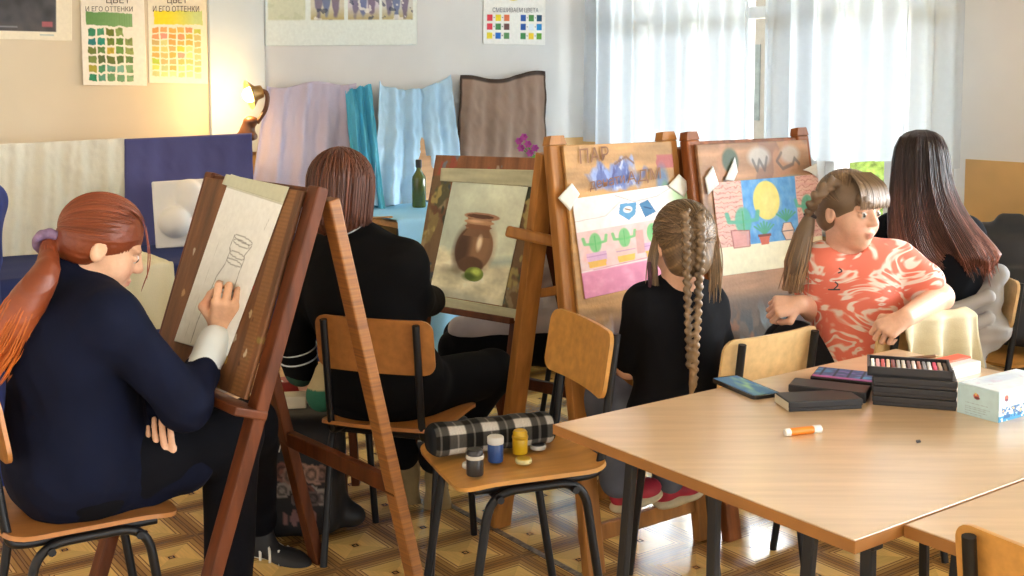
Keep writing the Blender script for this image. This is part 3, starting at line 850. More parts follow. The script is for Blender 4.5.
# plaster relief
rb = on(156, 249, .775)
RX = (U * .93 + Vector((0, 0, 0)) + V * .25).normalized(); RZ = (ZUP - V * .12).normalized(); RX = (RX - RZ * RX.dot(RZ)).normalized(); RY = RZ.cross(RX)
Rr = np.stack([np.array(RX), np.array(RY), np.array(RZ)], 1)
S = SDF(rb, .005, .01).frame(np.array(rb), Rr)
S.bx((.135, 0, .145), (.135, .016, .145), rd=.006)
S.el((.085, -.03, .11), (.068, .06, .066)); S.el((.155, -.012, .21), (.062, .05, .08)); S.rc((.20, -.012, .20), (.215, -.012, .05), .03, .02); S.el((.118, -.005, .06), (.07, .02, .03))
S.el((.245, -.035, .16), (.045, .025, .1), op='s')
o = S.build('plaster_relief', M('white plaster', 'ece8e0', .85, .03, bump=.05)); tag(o, 'white plaster relief tablet with rounded fruit shapes leaning on the violet-blue cloth', 'relief')
sl, sr = (wall_a(-16, 150, .25) - CORNER).dot(-U), (wall_a(252, 150, .25) - CORNER).dot(-U)
t = thing('display_screen', 'plywood screen behind the cream and violet-blue hung cloths', 'screen', pa((sl + sr) / 2, 0, .245))
mb = MB(t.location); abox(mb, sr + .01, sl - .01, .06, 1.19, .225, .24); mb.build('panel', M('screen plywood', 'b9925f', .6), t)
for s_ in (sr + .06, sl - .06):
    mb = MB(t.location); abox(mb, s_ - .02, s_ + .02, 0, 1.18, .19, .225); mb.build('post', M('screen plywood', 'b9925f'), t)
    mb = MB(t.location); abox(mb, s_ - .02, s_ + .02, 0, .05, .06, .32); mb.build('foot', M('screen plywood', 'b9925f'), t)
# lamp clamped beside the cream wall
lp = at(246, 141, 5.42)
t = thing('clamp_lamp', 'lit lamp with brown base beside the lilac cloth', 'lamp', lp)
m_lampb = M('brown bakelite', '6b4226', .4, .15)
S = SDF(lp, .005, .02); L = lambda x, z, y=0: np.array(at(x, z, 5.42 + y))
S.bx(L(245, 137), (.055, .03, .014), rd=.012); S.rc(L(247, 133), L(249, 123), .038, .028); S.el(L(252, 121), (.03, .03, .02))
S.build('base', m_lampb, t)
mb = MB(lp); mb.tube(fillet([L(257, 123), L(267, 108), L(268, 92), L(258, 90)], .04), .011, 8); mb.build('arm', m_lampb, t, True)
ax_ = Vector((-.86, -.45, -.25)).normalized(); rq = ax_.to_track_quat('Z', 'Y').to_matrix()
hp = Vector(L(256, 93))
mb = MB(lp); mb.lathe([(.014, -.03), (.03, -.028), (.034, 0), (.07, .035), (.068, .035), (.031, .002), (.02, -.01)], hp, 28, rq); mb.build('lamp_shade', M('brass shade', 'b98c50', .35, .1, metal=.5), t, True)
em = bpy.data.materials.new('lit bulb'); em.use_nodes = True; eb = em.node_tree.nodes['Principled BSDF']
eb.inputs['Emission Color'].default_value = (1, .62, .18, 1); eb.inputs['Emission Strength'].default_value = 14
mb = MB(lp); bm_c = hp + ax_ * .028
r_ = bmesh.ops.create_uvsphere(mb.bm, u_segments=20, v_segments=12, radius=.036); bmesh.ops.translate(mb.bm, vec=bm_c, verts=r_['verts']); mb.build('bulb', em, t, True)
ld = bpy.data.lights.new('lamp_light', 'POINT'); ld.color = (1, .62, .25); ld.energy = 3.5; ld.shadow_soft_size = .04
lo = bpy.data.objects.new('lamp_light', ld); COL.objects.link(lo); lo.parent = t; lo.location = (bm_c + ax_ * .055) - lp
# blue garment at the left edge
gp = at(-26, 300, 3.9); gp.z = 0
S = SDF(gp, .012, .06)
for a, b_, r1, r2 in (((-.12, 0, 1.12), (.05, 0, 1.1), .07, .07), ((-.1, 0, 1.1), (-.12, 0, .1), .09, .12), ((.03, .0, 1.08), (.0, 0, .1), .07, .11), ((.06, -.02, 1.06), (.075, -.03, .9), .05, .04)):
    S.rc(np.array(gp) + a, np.array(gp) + b_, r1, r2)
o = S.build('coat_stand_cover', M('cobalt blue cloth', '2f3f86', .85, .2, 5, (3, 3, .6)), disp=folds(5, 18, .02, (1.4, 1.4, .2))); tag(o, 'cobalt blue garment draped on a stand at the left edge of the room', 'garment')
# ================================================================== FURNITURE
m_lam = M('beech laminate', 'd0b08a', .22, .07, 2.2, (1.5, 16, 16), coat=.8)
m_edge = M('brown edge band', '95642f', .45, .12, 6)
def school_table(label, P0, L, W, z=.75, group=None):
    """P0 the corner nearest the easels; long side along U, short side along V"""
    c = P0 + U * L / 2 + V * W / 2; c.z = 0
    t = thing('school_table', label, 'table', c)
    mb = MB(c); mb.box(c + ZUP * (z - .011), (L - .004, W - .004, .0225), R_A, .002); mb.build('table_top', m_lam, t)
    mb = MB(c)
    for s in (-1, 1):
        mb.box(c + V * s * (W / 2 - .001) + ZUP * (z - .0115), (L, .003, .021), R_A); mb.box(c + U * s * (L / 2 - .001) + ZUP * (z - .0115), (.003, W, .021), R_A)
    mb.build('edge_band', m_edge, t)
    nd = 2 if W > .6 else 1
    for k in range(nd):
        v0, v1 = ((.11, .45), (.59, .81))[k] if nd == 2 else (0, W)
        for s in (-1, 1):
            e = c + U * s * (L / 2 - .09)
            tops = [e + V * (v0 + .05 - W / 2) + ZUP * (z - .03), e + V * (v1 - .05 - W / 2) + ZUP * (z - .03)]
            mb = MB(c); mb.beam(tops[0] - V * .02, tops[1] + V * .02, .03, .03, U); mb.build('frame_rail', m_steel, t)
            for q, dr in zip(tops, (-1, 1)):
                f = q + V * (dr * .03 + .012) + U * s * .05; f.z = 0
                mb = MB(c); mb.beam(f, q, .017, .024, U, .003); mb.build('leg', m_steel, t)
    return t
TA = on(553, 424, .75); TA.z = 0
school_table('large beech-topped table with the marker, phone and black boxes on it', TA, 1.22, .80)
T2 = TA + V * .803 + U * .127
school_table('second beech-topped table pushed against the near side of the large one', T2, 1.22, .5)

# ---- bentwood and steel school chair
m_ply = M('varnished plywood', 'c9944e', .35, .1, 3, (12, 1.5, 12))
m_ply_l = M('pale plywood', 'd9b885', .35, .08, 3, (12, 1.5, 12))
m_ply_d = M('reddish plywood', 'a9703a', .35, .1, 3, (12, 1.5, 12))
def rrect(w, d, r, n=6):
    out = []
    for cx, cy, a0 in ((w / 2 - r, d / 2 - r, 0), (-w / 2 + r, d / 2 - r, 90), (-w / 2 + r, -d / 2 + r, 180), (w / 2 - r, -d / 2 + r, 270)):
        for k in range(n + 1):
            a = math.radians(a0 + 90 * k / n); out.append((cx + r * math.cos(a), cy + r * math.sin(a)))
    return out
def slab(name, w, d, r, th, bend, mat, parent, xf):
    """a moulded board: a rounded rectangle grid bent by bend(x,y)"""
    nx, ny = 24, 20; u, v = np.meshgrid(np.linspace(-1, 1, nx), np.linspace(-1, 1, ny))
    ex = 1.0
    X = u * w / 2; Y = v * d / 2
    # pull the corners in to a radius
    ax, ay = np.abs(X) - (w / 2 - r), np.abs(Y) - (d / 2 - r); m = (ax > 0) & (ay > 0)
    l2 = np.hypot(ax, ay); mxx = np.maximum(ax, ay); f = np.where(m, mxx / np.maximum(l2, 1e-9), 1)
    X = np.where(m, np.sign(X) * (w / 2 - r + ax * f), X); Y = np.where(m, np.sign(Y) * (d / 2 - r + ay * f), Y)
    Z = bend(X, Y); P = np.stack([X, Y, Z], -1).reshape(-1, 3)
    idx = np.arange(nx * ny).reshape(ny, nx); fc = np.stack([idx[:-1, :-1], idx[:-1, 1:], idx[1:, 1:], idx[1:, :-1]], -1).reshape(-1, 4)
    N = vnormals(P, fc); Q = P - N * th; o = nx * ny
    ring = np.concatenate([idx[0, :], idx[1:, -1], idx[-1, -2::-1], idx[-2:0:-1, 0]]); r2 = np.roll(ring, -1)
    V_ = np.concatenate([P, Q]); F_ = np.concatenate([fc, fc[:, ::-1] + o, np.stack([ring, ring + o, r2 + o, r2], 1)])
    V_ = np.array([xf(Vector(p)) for p in V_.tolist()])
    me = np_mesh(name, V_, F_); me.set_sharp_from_angle(angle=math.radians(45))
    return link(name, me, mat, parent)
def make_chair(label, mat):
    t = thing('school_chair', label, 'chair')
    slab('seat', .39, .40, .05, .011, lambda x, y: .456 - .012 * np.clip((y - .1) / .1, 0, 1) ** 2 - .006 * np.cos(x * 8) + .012 * np.clip((-y - .13) / .07, 0, 1) ** 2, mat, t, lambda p: p)
    slab('backrest', .385, .17, .035, .011, lambda x, y: -.022 * (x / .19) ** 2 + 0 * y, mat, t,
         lambda p: Vector((p.x, -.215 - p.y * .16 - p.z * -1 * 0 - (-.022 - p.z) * -1 * 0 + (-p.z) * .9, .71 + p.y)))
    for s in (-1, 1):
        mb = MB(); mb.tube(fillet([(s * .15, -.232, .785), (s * .15, -.19, .45), (s * .15, -.175, .425), (s * .15, .15, .425)], .05, 6), .0115, 10); mb.build('side_frame', m_steel, t, True)
        mb = MB(); mb.tube(fillet([(s * .178, -.2, .0), (s * .178, -.13, .425), (s * .178, .12, .425), (s * .178, .185, 0)], .07, 7), .0115, 10); mb.build('leg_frame', m_steel, t, True)
    for y in (-.1, .1):
        mb = MB(); mb.tube([(-.2, y, .41), (.2, y, .41)], .0095, 8); mb.build('crossbar', m_steel, t, True)
    return t
GC = 'school chairs'
_first = {}
def chair(x, y, face, label, mat=None, sc=1.0):
    mat = mat or m_ply
    if not _first: _first[0] = t = make_chair(label, m_ply)
    else: t = copy_tree(_first[0])
    if mat is not m_ply:
        for ch in [o for o in bpy.data.objects if o.parent == t and o.name.split('.')[0] in ('seat', 'backrest')]:
            ch.data = ch.data.copy(); ch.data.materials[0] = mat
    t.location = (x, y, 0); t.rotation_euler.z = math.radians(face - 90); t.scale = (sc,) * 3
    return tag(t, label, 'chair', GC)
PC = (-.005, 3.11)
chair(PC[0], PC[1], 201, 'wooden school chair with paint jars and a plaid pencil case on its seat', m_ply, 1.05)
chair(-1.08, 2.82, 31, 'school chair under the red-haired girl at the left', m_ply_d)
chair(-.352, 3.605, 72, 'school chair under the person in black, its brown backrest facing us', m_ply_d)
chair(.61, 3.37, 126, 'pale school chair between the large table and the braided girl', m_ply_l)
chair(1.09, 3.56, 126, 'school chair with the khaki cloth over its back, under the girl in coral', m_ply_l)
chair(1.55, 4.17, 187, 'school chair under the long-haired person in black', m_ply_l)
chair(1.93, 4.48, 215, 'school chair by the right wall with the black backpack on its seat', m_ply)
chair(.995, 1.785, 36, 'school chair pushed under the near table at the bottom right', m_ply)

# ---- easels
m_ew = {'dark': M('dark stained pine', '5e3015', .5, .22, 5, (6, 6, .8), spec=.25), 'red': M('reddish pine', '8a4f26', .5, .2, 5, (6, 6, .8), spec=.25), 'mid': M('varnished pine', 'a87238', .48, .18, 5, (6, 6, .8), spec=.3),
        'ruled': M('pine with dark rulings', '9c662f', .5, .1, 1.6, (3, 3, 110), col2='7a4e2a', detail=1)}
def easel(label, FL, FR, d, h, d2, mat, w=.055, t=.034, board=None, fcross=(), bcross=(), backmat=None, ledge=None, topcap=False, group='paint-stained studio easels', bd2=None):
    FL, FR = Vector((*FL, 0)), Vector((*FR, 0)); X = (FR - FL).normalized(); W = (FR - FL).length
    Bk = Vector((-X.y, X.x, 0)); S = (Bk * d + ZUP * h); Ls = S.length; S.normalize(); N = X.cross(S).normalized()
    c = (FL + FR) / 2
    e = thing('easel', label, 'easel', c, 0, group)
    def PP(x, s, n=0.0): return FL + X * x + S * s + N * n
    for F in (FL, FR):
        mb = MB(c); mb.beam(F, F + S * Ls, w, t, X, .005)
        if topcap: mb.prism([(-w / 2, 0), (w / 2, 0), (w * .36, .028), (-w * .36, .028)], t, F + S * Ls + N * t / 2, X, S) if X.cross(S).dot(N) < 0 else mb.prism([(-w / 2, 0), (w / 2, 0), (w * .36, .028), (-w * .36, .028)], t, F + S * Ls - N * t / 2, X, S)
        mb.build('stile', mat, e)
    for i, F in enumerate((FL, FR)):
        top = F + S * (Ls - .02) - N * (t + .004); ft = F + Bk * (d + (d2 if not bd2 or i == 0 else bd2))
        mb = MB(c); mb.beam(ft, top, w * 1.0, t, X, .005); mb.build('back_leg', (backmat or mat) if i else mat, e)
    for s in fcross:
        mb = MB(c); mb.beam(PP(-w / 2, s, -t * .2), PP(W + w / 2, s, -t * .2), .05, .028, S, .004); mb.build('front_rail', mat, e)
    for z in bcross:
        q = []
        for i, F in enumerate((FL, FR)):
            top = F + S * (Ls - .02) - N * (t + .004); ft = F + Bk * (d + d2); k = z / top.z; q.append(ft + (top - ft) * k)
        mb = MB(c); mb.beam(q[0] - X * .02, q[1] + X * .02, .045, .028, ZUP, .004); mb.build('back_rail', mat, e)
    mb = MB(c); mb.beam(PP(0, Ls - .03, -t * .1), PP(W, Ls - .03, -t * .1), .05, .026, S, .004); mb.build('top_rail', mat, e)
    if ledge:
        mb = MB(c); mb.beam(PP(-w * .6, ledge, .03), PP(W + w * .6, ledge, .03), .022, .09, S, .004); mb.build('ledge', mat, e)
    if board:
        s0, s1, fn, xm = board
        n0 = t / 2 + .002
        qd = [PP(-xm, s1, n0 + .012), PP(W + xm, s1, n0 + .012), PP(W + xm, s0, n0 + .012), PP(-xm, s0, n0 + .012)]
        b = sheet('board', qd, 200, 200, fn, MV('paint-smeared board', .6, .25, 90), e, c, thick=.012)
        P0 = PP(0, 0, n0 + .0135)
    else: P0 = PP(0, 0, t / 2)
    return e, P0, N, X, S, PP, c

def wood_rgb(u, v, base, seed, grain_v=True, contrast=.16):
    g = nse(u * (22 if grain_v else 2), v * (2 if grain_v else 22), 2, seed, 4); g2 = nse(u, v, 5, seed + 50)
    return np.array(hexc(base), float) * (1 + contrast * g + .1 * g2)[..., None]
def smears(c, u, v, m, cols, seed, f=9, th=.35):
    for i, h in enumerate(cols):
        n_ = nse(u * 1.2, v, f, seed + i * 7, 4); put(c, m * np.clip((n_ - th) * 6, 0, 1), h, .85)
    return c
# easel of the red-haired girl
TLp, TRp = Vector((-.85, 3.30, 0)), Vector((-.48, 2.87, 0)); X1 = (TRp - TLp).normalized(); Fw = Vector((X1.y, -X1.x, 0))
def b1(u, v):
    c = wood_rgb(u, v, '6b4528', 21); m = np.ones_like(u)
    put(c, rect(u, v, .86, 0, .955, 1) * (np.sin(v * 330) > .1), '4a2c18', .6); put(c, rect(u, v, .86, 0, .955, 1), 'a87843', .45)
    smears(c, u, v, np.clip((v - .45) * 4, 0, 1), ['4a2a1a', '8a7a3a'], 31, 14, .75)
    for x, y, h in ((.78, .3, 'b09038'), (.8, .5, '9a3a2a'), (.76, .75, 'c8c4b0'), (.84, .62, 'c8b890'), (.9, .8, 'd8d0b8'), (.74, .86, 'b09038'), (.1, .4, 'c0b8a8'), (.12, .62, 'c8a070')):
        put(c, ell(u + .01 * nse(u, v, 60, 3), v, x, y, .014, .022), h, .8)
    return c
e1, P1, N1, _, S1, PP1, c1 = easel('dark easel holding the pencil drawing of a jug, in front of the red-haired girl', (TLp + Fw * .42)[:2], (TRp + Fw * .42)[:2], .42, 1.235, .32, m_ew['dark'], .05, .034,
    board=(.76, 1.285, b1, -.02), bcross=(.42,), backmat=m_ew['ruled'], ledge=.735)
def art(name, label, cat, px, P0, N, fn, nx=140, ny=170, off=.002, group=None, bulge=None, thick=.0012):
    q = [hit(x, y, P0 + N * off, N) for x, y in px]
    o = sheet(name, q, nx, ny, fn, m_paper, thick=thick, bulge=bulge); tag(o, label, cat, group); return o, q
def child_sheet(name, parent, q, fn, nx=24, ny=24, off=.0):
    return sheet(name, q, nx, ny, fn, m_paper, parent, parent.location, thick=.001)
def f_(u, v):
    c = blank(u, 'eef2f0'); g = '8b8f8e'; K = lambda pts, w=.0055, a=.85: put(c, line(u, v, pts, w), g, a)
    put(c, rect(u, v, -.1, -.1, 1.1, .075), 'd6d8c4'); put(c, line(u, v, [(0, .075), (1, .075)], .003), 'a8aa98', .6)
    jug = [(.42, .33), (.41, .40), (.44, .42), (.43, .50), (.36, .58), (.33, .72)]; jug2 = [(.76, .36), (.70, .42), (.72, .45), (.71, .52), (.72, .62), (.68, .78)]
    K(jug); K(jug2)
    for cy, rx, x in ((.335, .17, .59), (.36, .15, .58), (.43, .14, .58), (.475, .14, .57)):
        K([(x + rx * math.cos(a), cy + .02 * (x - .5) + .016 * math.sin(a) + .05 * rx * math.cos(a)) for a in np.linspace(0, 6.28, 30)], .003)
    K([(.52 + .19 * math.cos(a), .70 + .05 * math.sin(a) + .03 * math.cos(a)) for a in np.linspace(0, 6.28, 40)], .0035)
    K([(.33, .72), (.30, .86), (.31, .98)]); K([(.2, .3), (.17, .98)], .002, .3); K([(.88, .18), (.86, .25)], .003, .5)
    return c
o, q = art('pencil_drawing', 'white paper with a half-finished pencil drawing of a jug', 'drawing', [(231, 174), (287, 192), (227, 356), (174, 341)], P1, N1, f_)
tp = [hit(x, y, P1 + N1 * .0035, N1) for x, y in ((226, 174), (289, 187), (283, 203), (222, 184))]
child_sheet('masking_tape', o, tp, lambda u, v: blank(u, 'c9ccb4'))

# second easel with a separate drawing board
ce = Vector((-.224, 4.085, 0)); X2 = Vector((math.cos(math.radians(-39)), math.sin(math.radians(-39)), 0))
e2, P2, N2, _, S2, PP2, c2 = easel('dark easel carrying the still-life painting, in front of the person in black', (ce - X2 * .22)[:2], (ce + X2 * .22)[:2], .2, 1.16, .42, m_ew['dark'], .045, .03, fcross=(.42,), bcross=(.3,), ledge=.665)
def b2(u, v):
    c = wood_rgb(u, v, '8a5a3a', 41); m = np.clip(1.2 - v * 1.2, 0, 1) * (v < .18)
    put(c, np.clip(((u < .2) + (u > .8)) * (v > .14), 0, 1), '6a5a40', .75)
    smears(c, u, v, ((u < .2) + (u > .78)) * (v > .12) * 1.0, ['8a7a4a', '4f5238', '39454f', '9a8a6a', '6a4630', 'b0a060', '2f3a2c'], 43, 12, .35)
    smears(c, u, v, (v < .13) * 1.0, ['9a4a3a', 'a89a8a', '6a7a8a'], 47, 16, .7)
    smears(c, u, v, (u > .8) * (v > .7) * 1.0, ['4a86a8', '8ab0c0'], 48, 14, .4)
    return c
q = [hit(x, y, P2 + N2 * .032, N2) for x, y in ((436, 155), (540, 158), (523, 326), (411, 304))]
bd = sheet('drawing_board', q, 200, 220, b2, MV('paint-smeared board', .6, .25, 90), thick=.014)
tag(bd, 'paint-smeared plywood board behind the still-life painting, on the dark easel', 'board')
def f_(u, v):
    n_ = nse(u, v, 7, 61, 4); n2 = nse(u * 1, v * 2, 12, 62, 4)
    c = blank(u, 'a8b0a0') * (1 + .07 * n_ + .04 * n2)[..., None]
    put(c, np.clip(1 - np.hypot(u - .1, v - .45) * 1.6, 0, 1), '7f8a80', .6); put(c, np.clip((u - .5) * 1.4 * (1 - v), 0, 1), 'c2c9b8', .6)
    tb = np.clip((v - .60 - .10 * np.abs(u - .5) * 0 + .05 * n_) * 14, 0, 1) ; put(c, tb, np.array([178, 176, 152.]), 1)
    put(c, tb * np.clip(n2, 0, 1), 'd2cfba', .7); put(c, tb * np.clip(-n2, 0, 1), '8f8e78', .6); put(c, line(u, v, [(.75, .66), (1.02, .62)], .03, .06), '7d918c', .7)
    put(c, np.clip(1 - np.hypot((u - .25) / .3, (v - .77) / .06), 0, 1), '6d6a58', .8); put(c, ell(u, v, .3, .99, .5, .06, .9), '7f8478', .6)
    cx = .475
    put(c, ell(u, v, cx, .56, .25, .205, .06), '5d4636'); put(c, ell(u, v, cx + .1, .55, .15, .17, .9), '7d6149', .8); put(c, ell(u, v, cx - .16, .58, .1, .16, .9), '3a2a22', .8)
    put(c, rect(u, v, cx - .16, .30, cx + .16, .40), '7a5c46'); put(c, ell(u, v, cx, .70, .17, .07, .2), '4e3a2c'); put(c, poly(u, v, [(.36, .38), (.62, .38), (.66, .46), (.29, .46)]), '654c3a')
    put(c, ell(u, v, cx + .02, .285, .235, .032, .1), '8a6a54'); put(c, ell(u, v, cx, .285, .18, .018, .1), '4e362a'); put(c, ell(u, v, cx, .335, .2, .022, .1), '947459'); put(c, ell(u, v, cx, .375, .18, .018, .1), '6a4a38')
    put(c, ell(u, v, cx + .06, .51, .035, .06, .9), 'd8cbb4', .8); put(c, ell(u, v, cx - .05, .33, .1, .012, .9), 'b89a7c', .7)
    put(c, ell(u, v, .55, .775, .125, .062, .07), '5f6f32'); put(c, ell(u, v, .57, .755, .06, .03, .9), '9fb05a', .9); put(c, ell(u, v, .49, .80, .08, .03, .9), '33421c', .8)
    return c * 1.32
o, q = art('still_life_painting', 'painted still life of a brown jug and green lime', 'painting', [(453, 180), (528, 187), (502, 306), (429, 294)], P2 + N2 * .032, N2, f_, 150, 200, .003)
for pts, seed in (([(441, 168), (535, 170), (533, 187), (440, 181)], 3), ([(427, 294), (520, 310), (517, 321), (424, 307)], 4)):
    child_sheet('masking_tape', o, [hit(x, y, P2 + N2 * .037, N2) for x, y in pts], lambda u, v: blank(u, 'b9b99c') * (1 + .05 * nse(u, v, 9, seed))[..., None], 40, 12)

# the pair of easels by the window
def b3(u, v):
    c = wood_rgb(u, v, 'b58a55', 71, False); put(c, np.clip((v - .74) * 12, 0, 1), '80604a', .7); smears(c, u, v, np.clip((v - .72) * 8, 0, 1), ['7a5a4a', '8a7a9a', 'a05a4a', '6a6a7a', 'c8c4cc', '5a4030'], 73, 9, .2)
    m = ell(u + .03 * nse(u, v, 20, 5), v + .03 * nse(u, v, 25, 6), .46, .145, .25, .055, .5)
    put(c, m, '5f6fae', .85); smears(c, u, v, m, ['8aa0d8', '3a3f78', 'c8d0e8', '7a90c8', '4a5a98'], 75, 22, .1)
    put(c, rect(u, v, .13, .25, .19, .5), '4a6a9a', .9); put(c, rect(u + .02 * nse(u, v, 30, 2), v, .83, .06, 1, .12), 'a04a52', .8); put(c, ell(u, v, .88, .2, .06, .09, .6), '4a6a9a', .8); put(c, ell(u, v, .9, .24, .04, .06, .6), '5a8a5a', .8)
    put(c, line(u, v, [(.44, .09), (.55, .06), (.62, .09)], .005), '6a4630', .8)
    return c
E3L, E3R = (.25, 3.41), (.63, 3.69)
e3, P3, N3, X3, S3, PP3, c3 = easel('pine easel with the cactus painting in front of the braided girl', E3L, E3R, .20, 1.30, .29, m_ew['mid'], .068, .036, board=(.58, 1.31, b3, -.008), fcross=(.12,), bcross=(), topcap=True)
mk = M('board scribble', '84593a', .7)
def bquad(px): return [hit(x, y, P3 + N3 * .001, N3) for x, y in px]
for tx, px in (('ПАР', [(579, 149), (608, 146), (609, 160), (580, 164)]), ('АДМ', [(626, 172), (660, 167), (661, 181), (627, 186)]), ('денати', [(589, 182), (624, 175), (625, 185), (590, 192)])):
    text_on('scribble', bquad(px), tx, (0, 0, 1, 1), mk, e3, c3, .0015)
# small arm pegged to the left back leg
qa = at(506, 231, 3.6); qb = at(562, 243, 3.62)
mb = MB(c3); mb.beam(qa, qb, .036, .022, ZUP, .008); mb.build('peg_arm', m_ew['mid'], e3)
mb = MB(c3); mb.beam(at(541, 293, 3.70), at(572, 288, 3.56), .03, .02, ZUP, .004); mb.build('side_rail', m_ew['mid'], e3)
def cact(c, u, v, x, y, s, col, arms=True, kind=0):
    g = lambda *a: put(c, ell(u, v, *a), col, .85)
    g(x, y, .05 * s, .1 * s, .2)
    if arms:
        for sx in (-1, 1):
            put(c, line(u, v, [(x + sx * .02, y + .01), (x + sx * .085 * s, y), (x + sx * .095 * s, y - .06 * s)], .013 * s), col, .85)
    put(c, line(u, v, [(x, y - .07 * s), (x, y + .08 * s)], .004), '3a9a4a', .5)
def f_(u, v):
    n_ = nse(u, v, 30, 81); sk = np.clip(np.sin((u * 60 + v * 20)), 0, 1)
    c = blank(u, 'e6dedd'); put(c, (v > .34) * (v < .73) * (.55 + .25 * n_), 'dca8a4'); put(c, np.clip((v - .735) * 60, 0, 1), 'dc8fae'); put(c, (v > .74) * np.clip(n_, 0, 1), 'e4a6bf', .5)
    put(c, line(u, v, [(.1, .735), (1, .70)], .004), 'c88a9a', .8)
    put(c, line(u, v, [(0, .23), (.25, .22), (.38, .1)], .003), 'a09a98', .7); put(c, line(u, v, [(.35, .03), (.5, .12), (.7, .1), (.85, .02)], .003), '8a7a78', .8)
    for pts, h in (([(.38, .12), (.52, .13), (.50, .25), (.44, .30), (.36, .22)], '4a8fc0'), ([(.54, .15), (.62, .12), (.68, .26), (.58, .30)], '2f6a98')):
        put(c, poly(u, v, pts), h, .9)
    put(c, ell(u, v, .44, .19, .04, .035), 'd8dce0'); put(c, line(u, v, [(.42, .18), (.46, .2)], .006), '8a6a4a'); put(c, line(u, v, [(.58, .19), (.64, .22)], .006), '1f4a78')
    put(c, ell(u + .02 * n_, v, .93, .12, .12, .1, .6), '9cc890', .7)
    for x, k in ((.14, 0), (.385, 1), (.63, 2)):
        cact(c, u, v, x, .47, 1.0, '6ab870', k < 2)
        put(c, poly(u, v, [(x - .085, .565), (x + .085, .565), (x + .075, .70), (x - .075, .70)]), 'cfa6c8' if k != 1 else 'd8b8b0', .9)
        put(c, poly(u, v, [(x - .078, .645), (x + .078, .645), (x + .068, .715), (x - .068, .715)]), 'e8b84a', .85); put(c, line(u, v, [(x - .08, .6), (x + .08, .6)], .004), 'a878a8', .6)
    put(c, rect(u, v, .48, .42, .55, .66), 'c08078', .5)
    c += (n_ * 5)[..., None]
    return c
o, q3 = art('cactus_painting', 'drawing of potted cacti over a pink band, taped to the easel', 'painting', [(572, 199), (689, 182), (697, 274), (585, 299)], P3, N3, f_, 170, 170)
for pts in ([(558, 198), (572, 183), (580, 194), (570, 211)], [(668, 186), (679, 174), (690, 184), (684, 197)]):
    child_sheet('tape', o, [hit(x, y, P3 + N3 * .005, N3) for x, y in pts], lambda u, v: blank(u, 'dcdcd2'), 8, 8)
def b4(u, v):
    c = wood_rgb(u, v, 'a37d5e', 91, False); put(c, np.clip((v - .70) * 14, 0, 1), '5b5047', .85); smears(c, u, v, np.clip((v - .75) * 8, 0, 1), ['4a4038', '6a6a72', '8a5a3a', '3a4248', '7a8a92'], 93, 9, .15)
    smears(c, u, v, (v < .3) * 1.0, ['a87a5a', '86685a', 'b0846a'], 95, 8, .5)
    put(c, ell(u, v, .27, .085, .07, .06, .3), '4e5e50'); put(c, ell(u, v, .53, .075, .1, .05, .5), 'b8bcbc', .8); put(c, ell(u, v, .82, .07, .09, .045, .5), 'b6bab8', .7)
    put(c, line(u, v, [(.47, .09), (.5, .14), (.53, .09), (.57, .14), (.6, .08)], .010), '4a4a4c', .6); put(c, line(u, v, [(.74, .06), (.69, .1), (.74, .14), (.84, .12), (.86, .09), (.9, .12)], .009), '4a4a4c', .6)
    put(c, ell(u, v, .82, .2, .12, .025, .5), '7fa0a8', .7); put(c, ell(u, v, .7, .29, .1, .02, .7), 'c0c8c0', .7); put(c, rect(u, v, .19, .16, .22, .25), '6a5a50', .8)
    return c
E4L, E4R = (.72, 3.68), (1.165, 4.003)
e4, P4, N4, X4, S4, PP4, c4 = easel('pine easel with the moon painting, nearest the window', E4L, E4R, .22, 1.30, .3, m_ew['red'], .06, .036, board=(.60, 1.30, b4, 0), fcross=(.14, .52), bcross=(.3,), topcap=True, ledge=.575)
def f_(u, v):
    n_ = nse(u * 2, v, 26, 101); n2 = nse(u, v * 4, 20, 102)
    c = blank(u, 'e3e2c6')
    put(c, (v < .70) * (.75 + .2 * n2), 'd6a39e'); put(c, rect(u, v, .255, -.1, .765, .70), '5f9fd8'); put(c, rect(u, v, .255, -.1, .765, .70) * np.clip(n_, 0, 1), '3f7fc0', .6); put(c, rect(u, v, .255, -.1, .765, .70) * np.clip(-n_, 0, 1), 'a8cfe8', .4)
    put(c, (v < .70) * ((u < .25) + (u > .77)) * (np.sin(v * 120 + 3 * n_) > .75), 'a86a68', .5)
    put(c, ell(u, v, .475, .24, .125, .215, .05), 'd9cf78'); put(c, ell(u, v, .5, .26, .09, .16, .9), 'e2da94', .5)
    for x, y, s in ((.24, .44, 1.5), (.87, .34, 1.2)): cact(c, u, v, x, y, s, '5aae96')
    for x, y, s in ((.43, .56, 1.0), (.65, .44, .9)):
        for k in range(-3, 4): put(c, line(u, v, [(x, y + .05), (x + k * .03, y - .09 * s + abs(k) * .015)], .009), '4f9f7f', .85)
    put(c, poly(u, v, [(.12, .53), (.29, .55), (.28, .72), (.13, .72)]), 'cf9a98', .9); put(c, line(u, v, [(.12, .53), (.13, .72), (.28, .72), (.29, .55), (.12, .53)], .005), '9a6260', .8)
    put(c, poly(u, v, [(.37, .62), (.48, .62), (.46, .72), (.39, .72)]), 'c46a58'); put(c, rect(u, v, .365, .605, .49, .635), '7a4a44')
    p = [(.62, .51), (.69, .51), (.72, .6), (.69, .70), (.63, .70), (.595, .6), (.62, .51)]
    put(c, poly(u, v, p), 'dcc0ac'); put(c, line(u, v, p, .005), '5a5a6a', .8); put(c, line(u, v, [(.60, .6), (.72, .6)], .005), '5a5a6a', .8)
    c += (n_ * 4)[..., None]
    return c
o, q4 = art('moon_painting', 'drawing of cacti before a blue window with a yellow moon, taped to the easel', 'painting', [(712, 183), (818, 174), (824, 262), (723, 276)], P4, N4, f_, 170, 150)
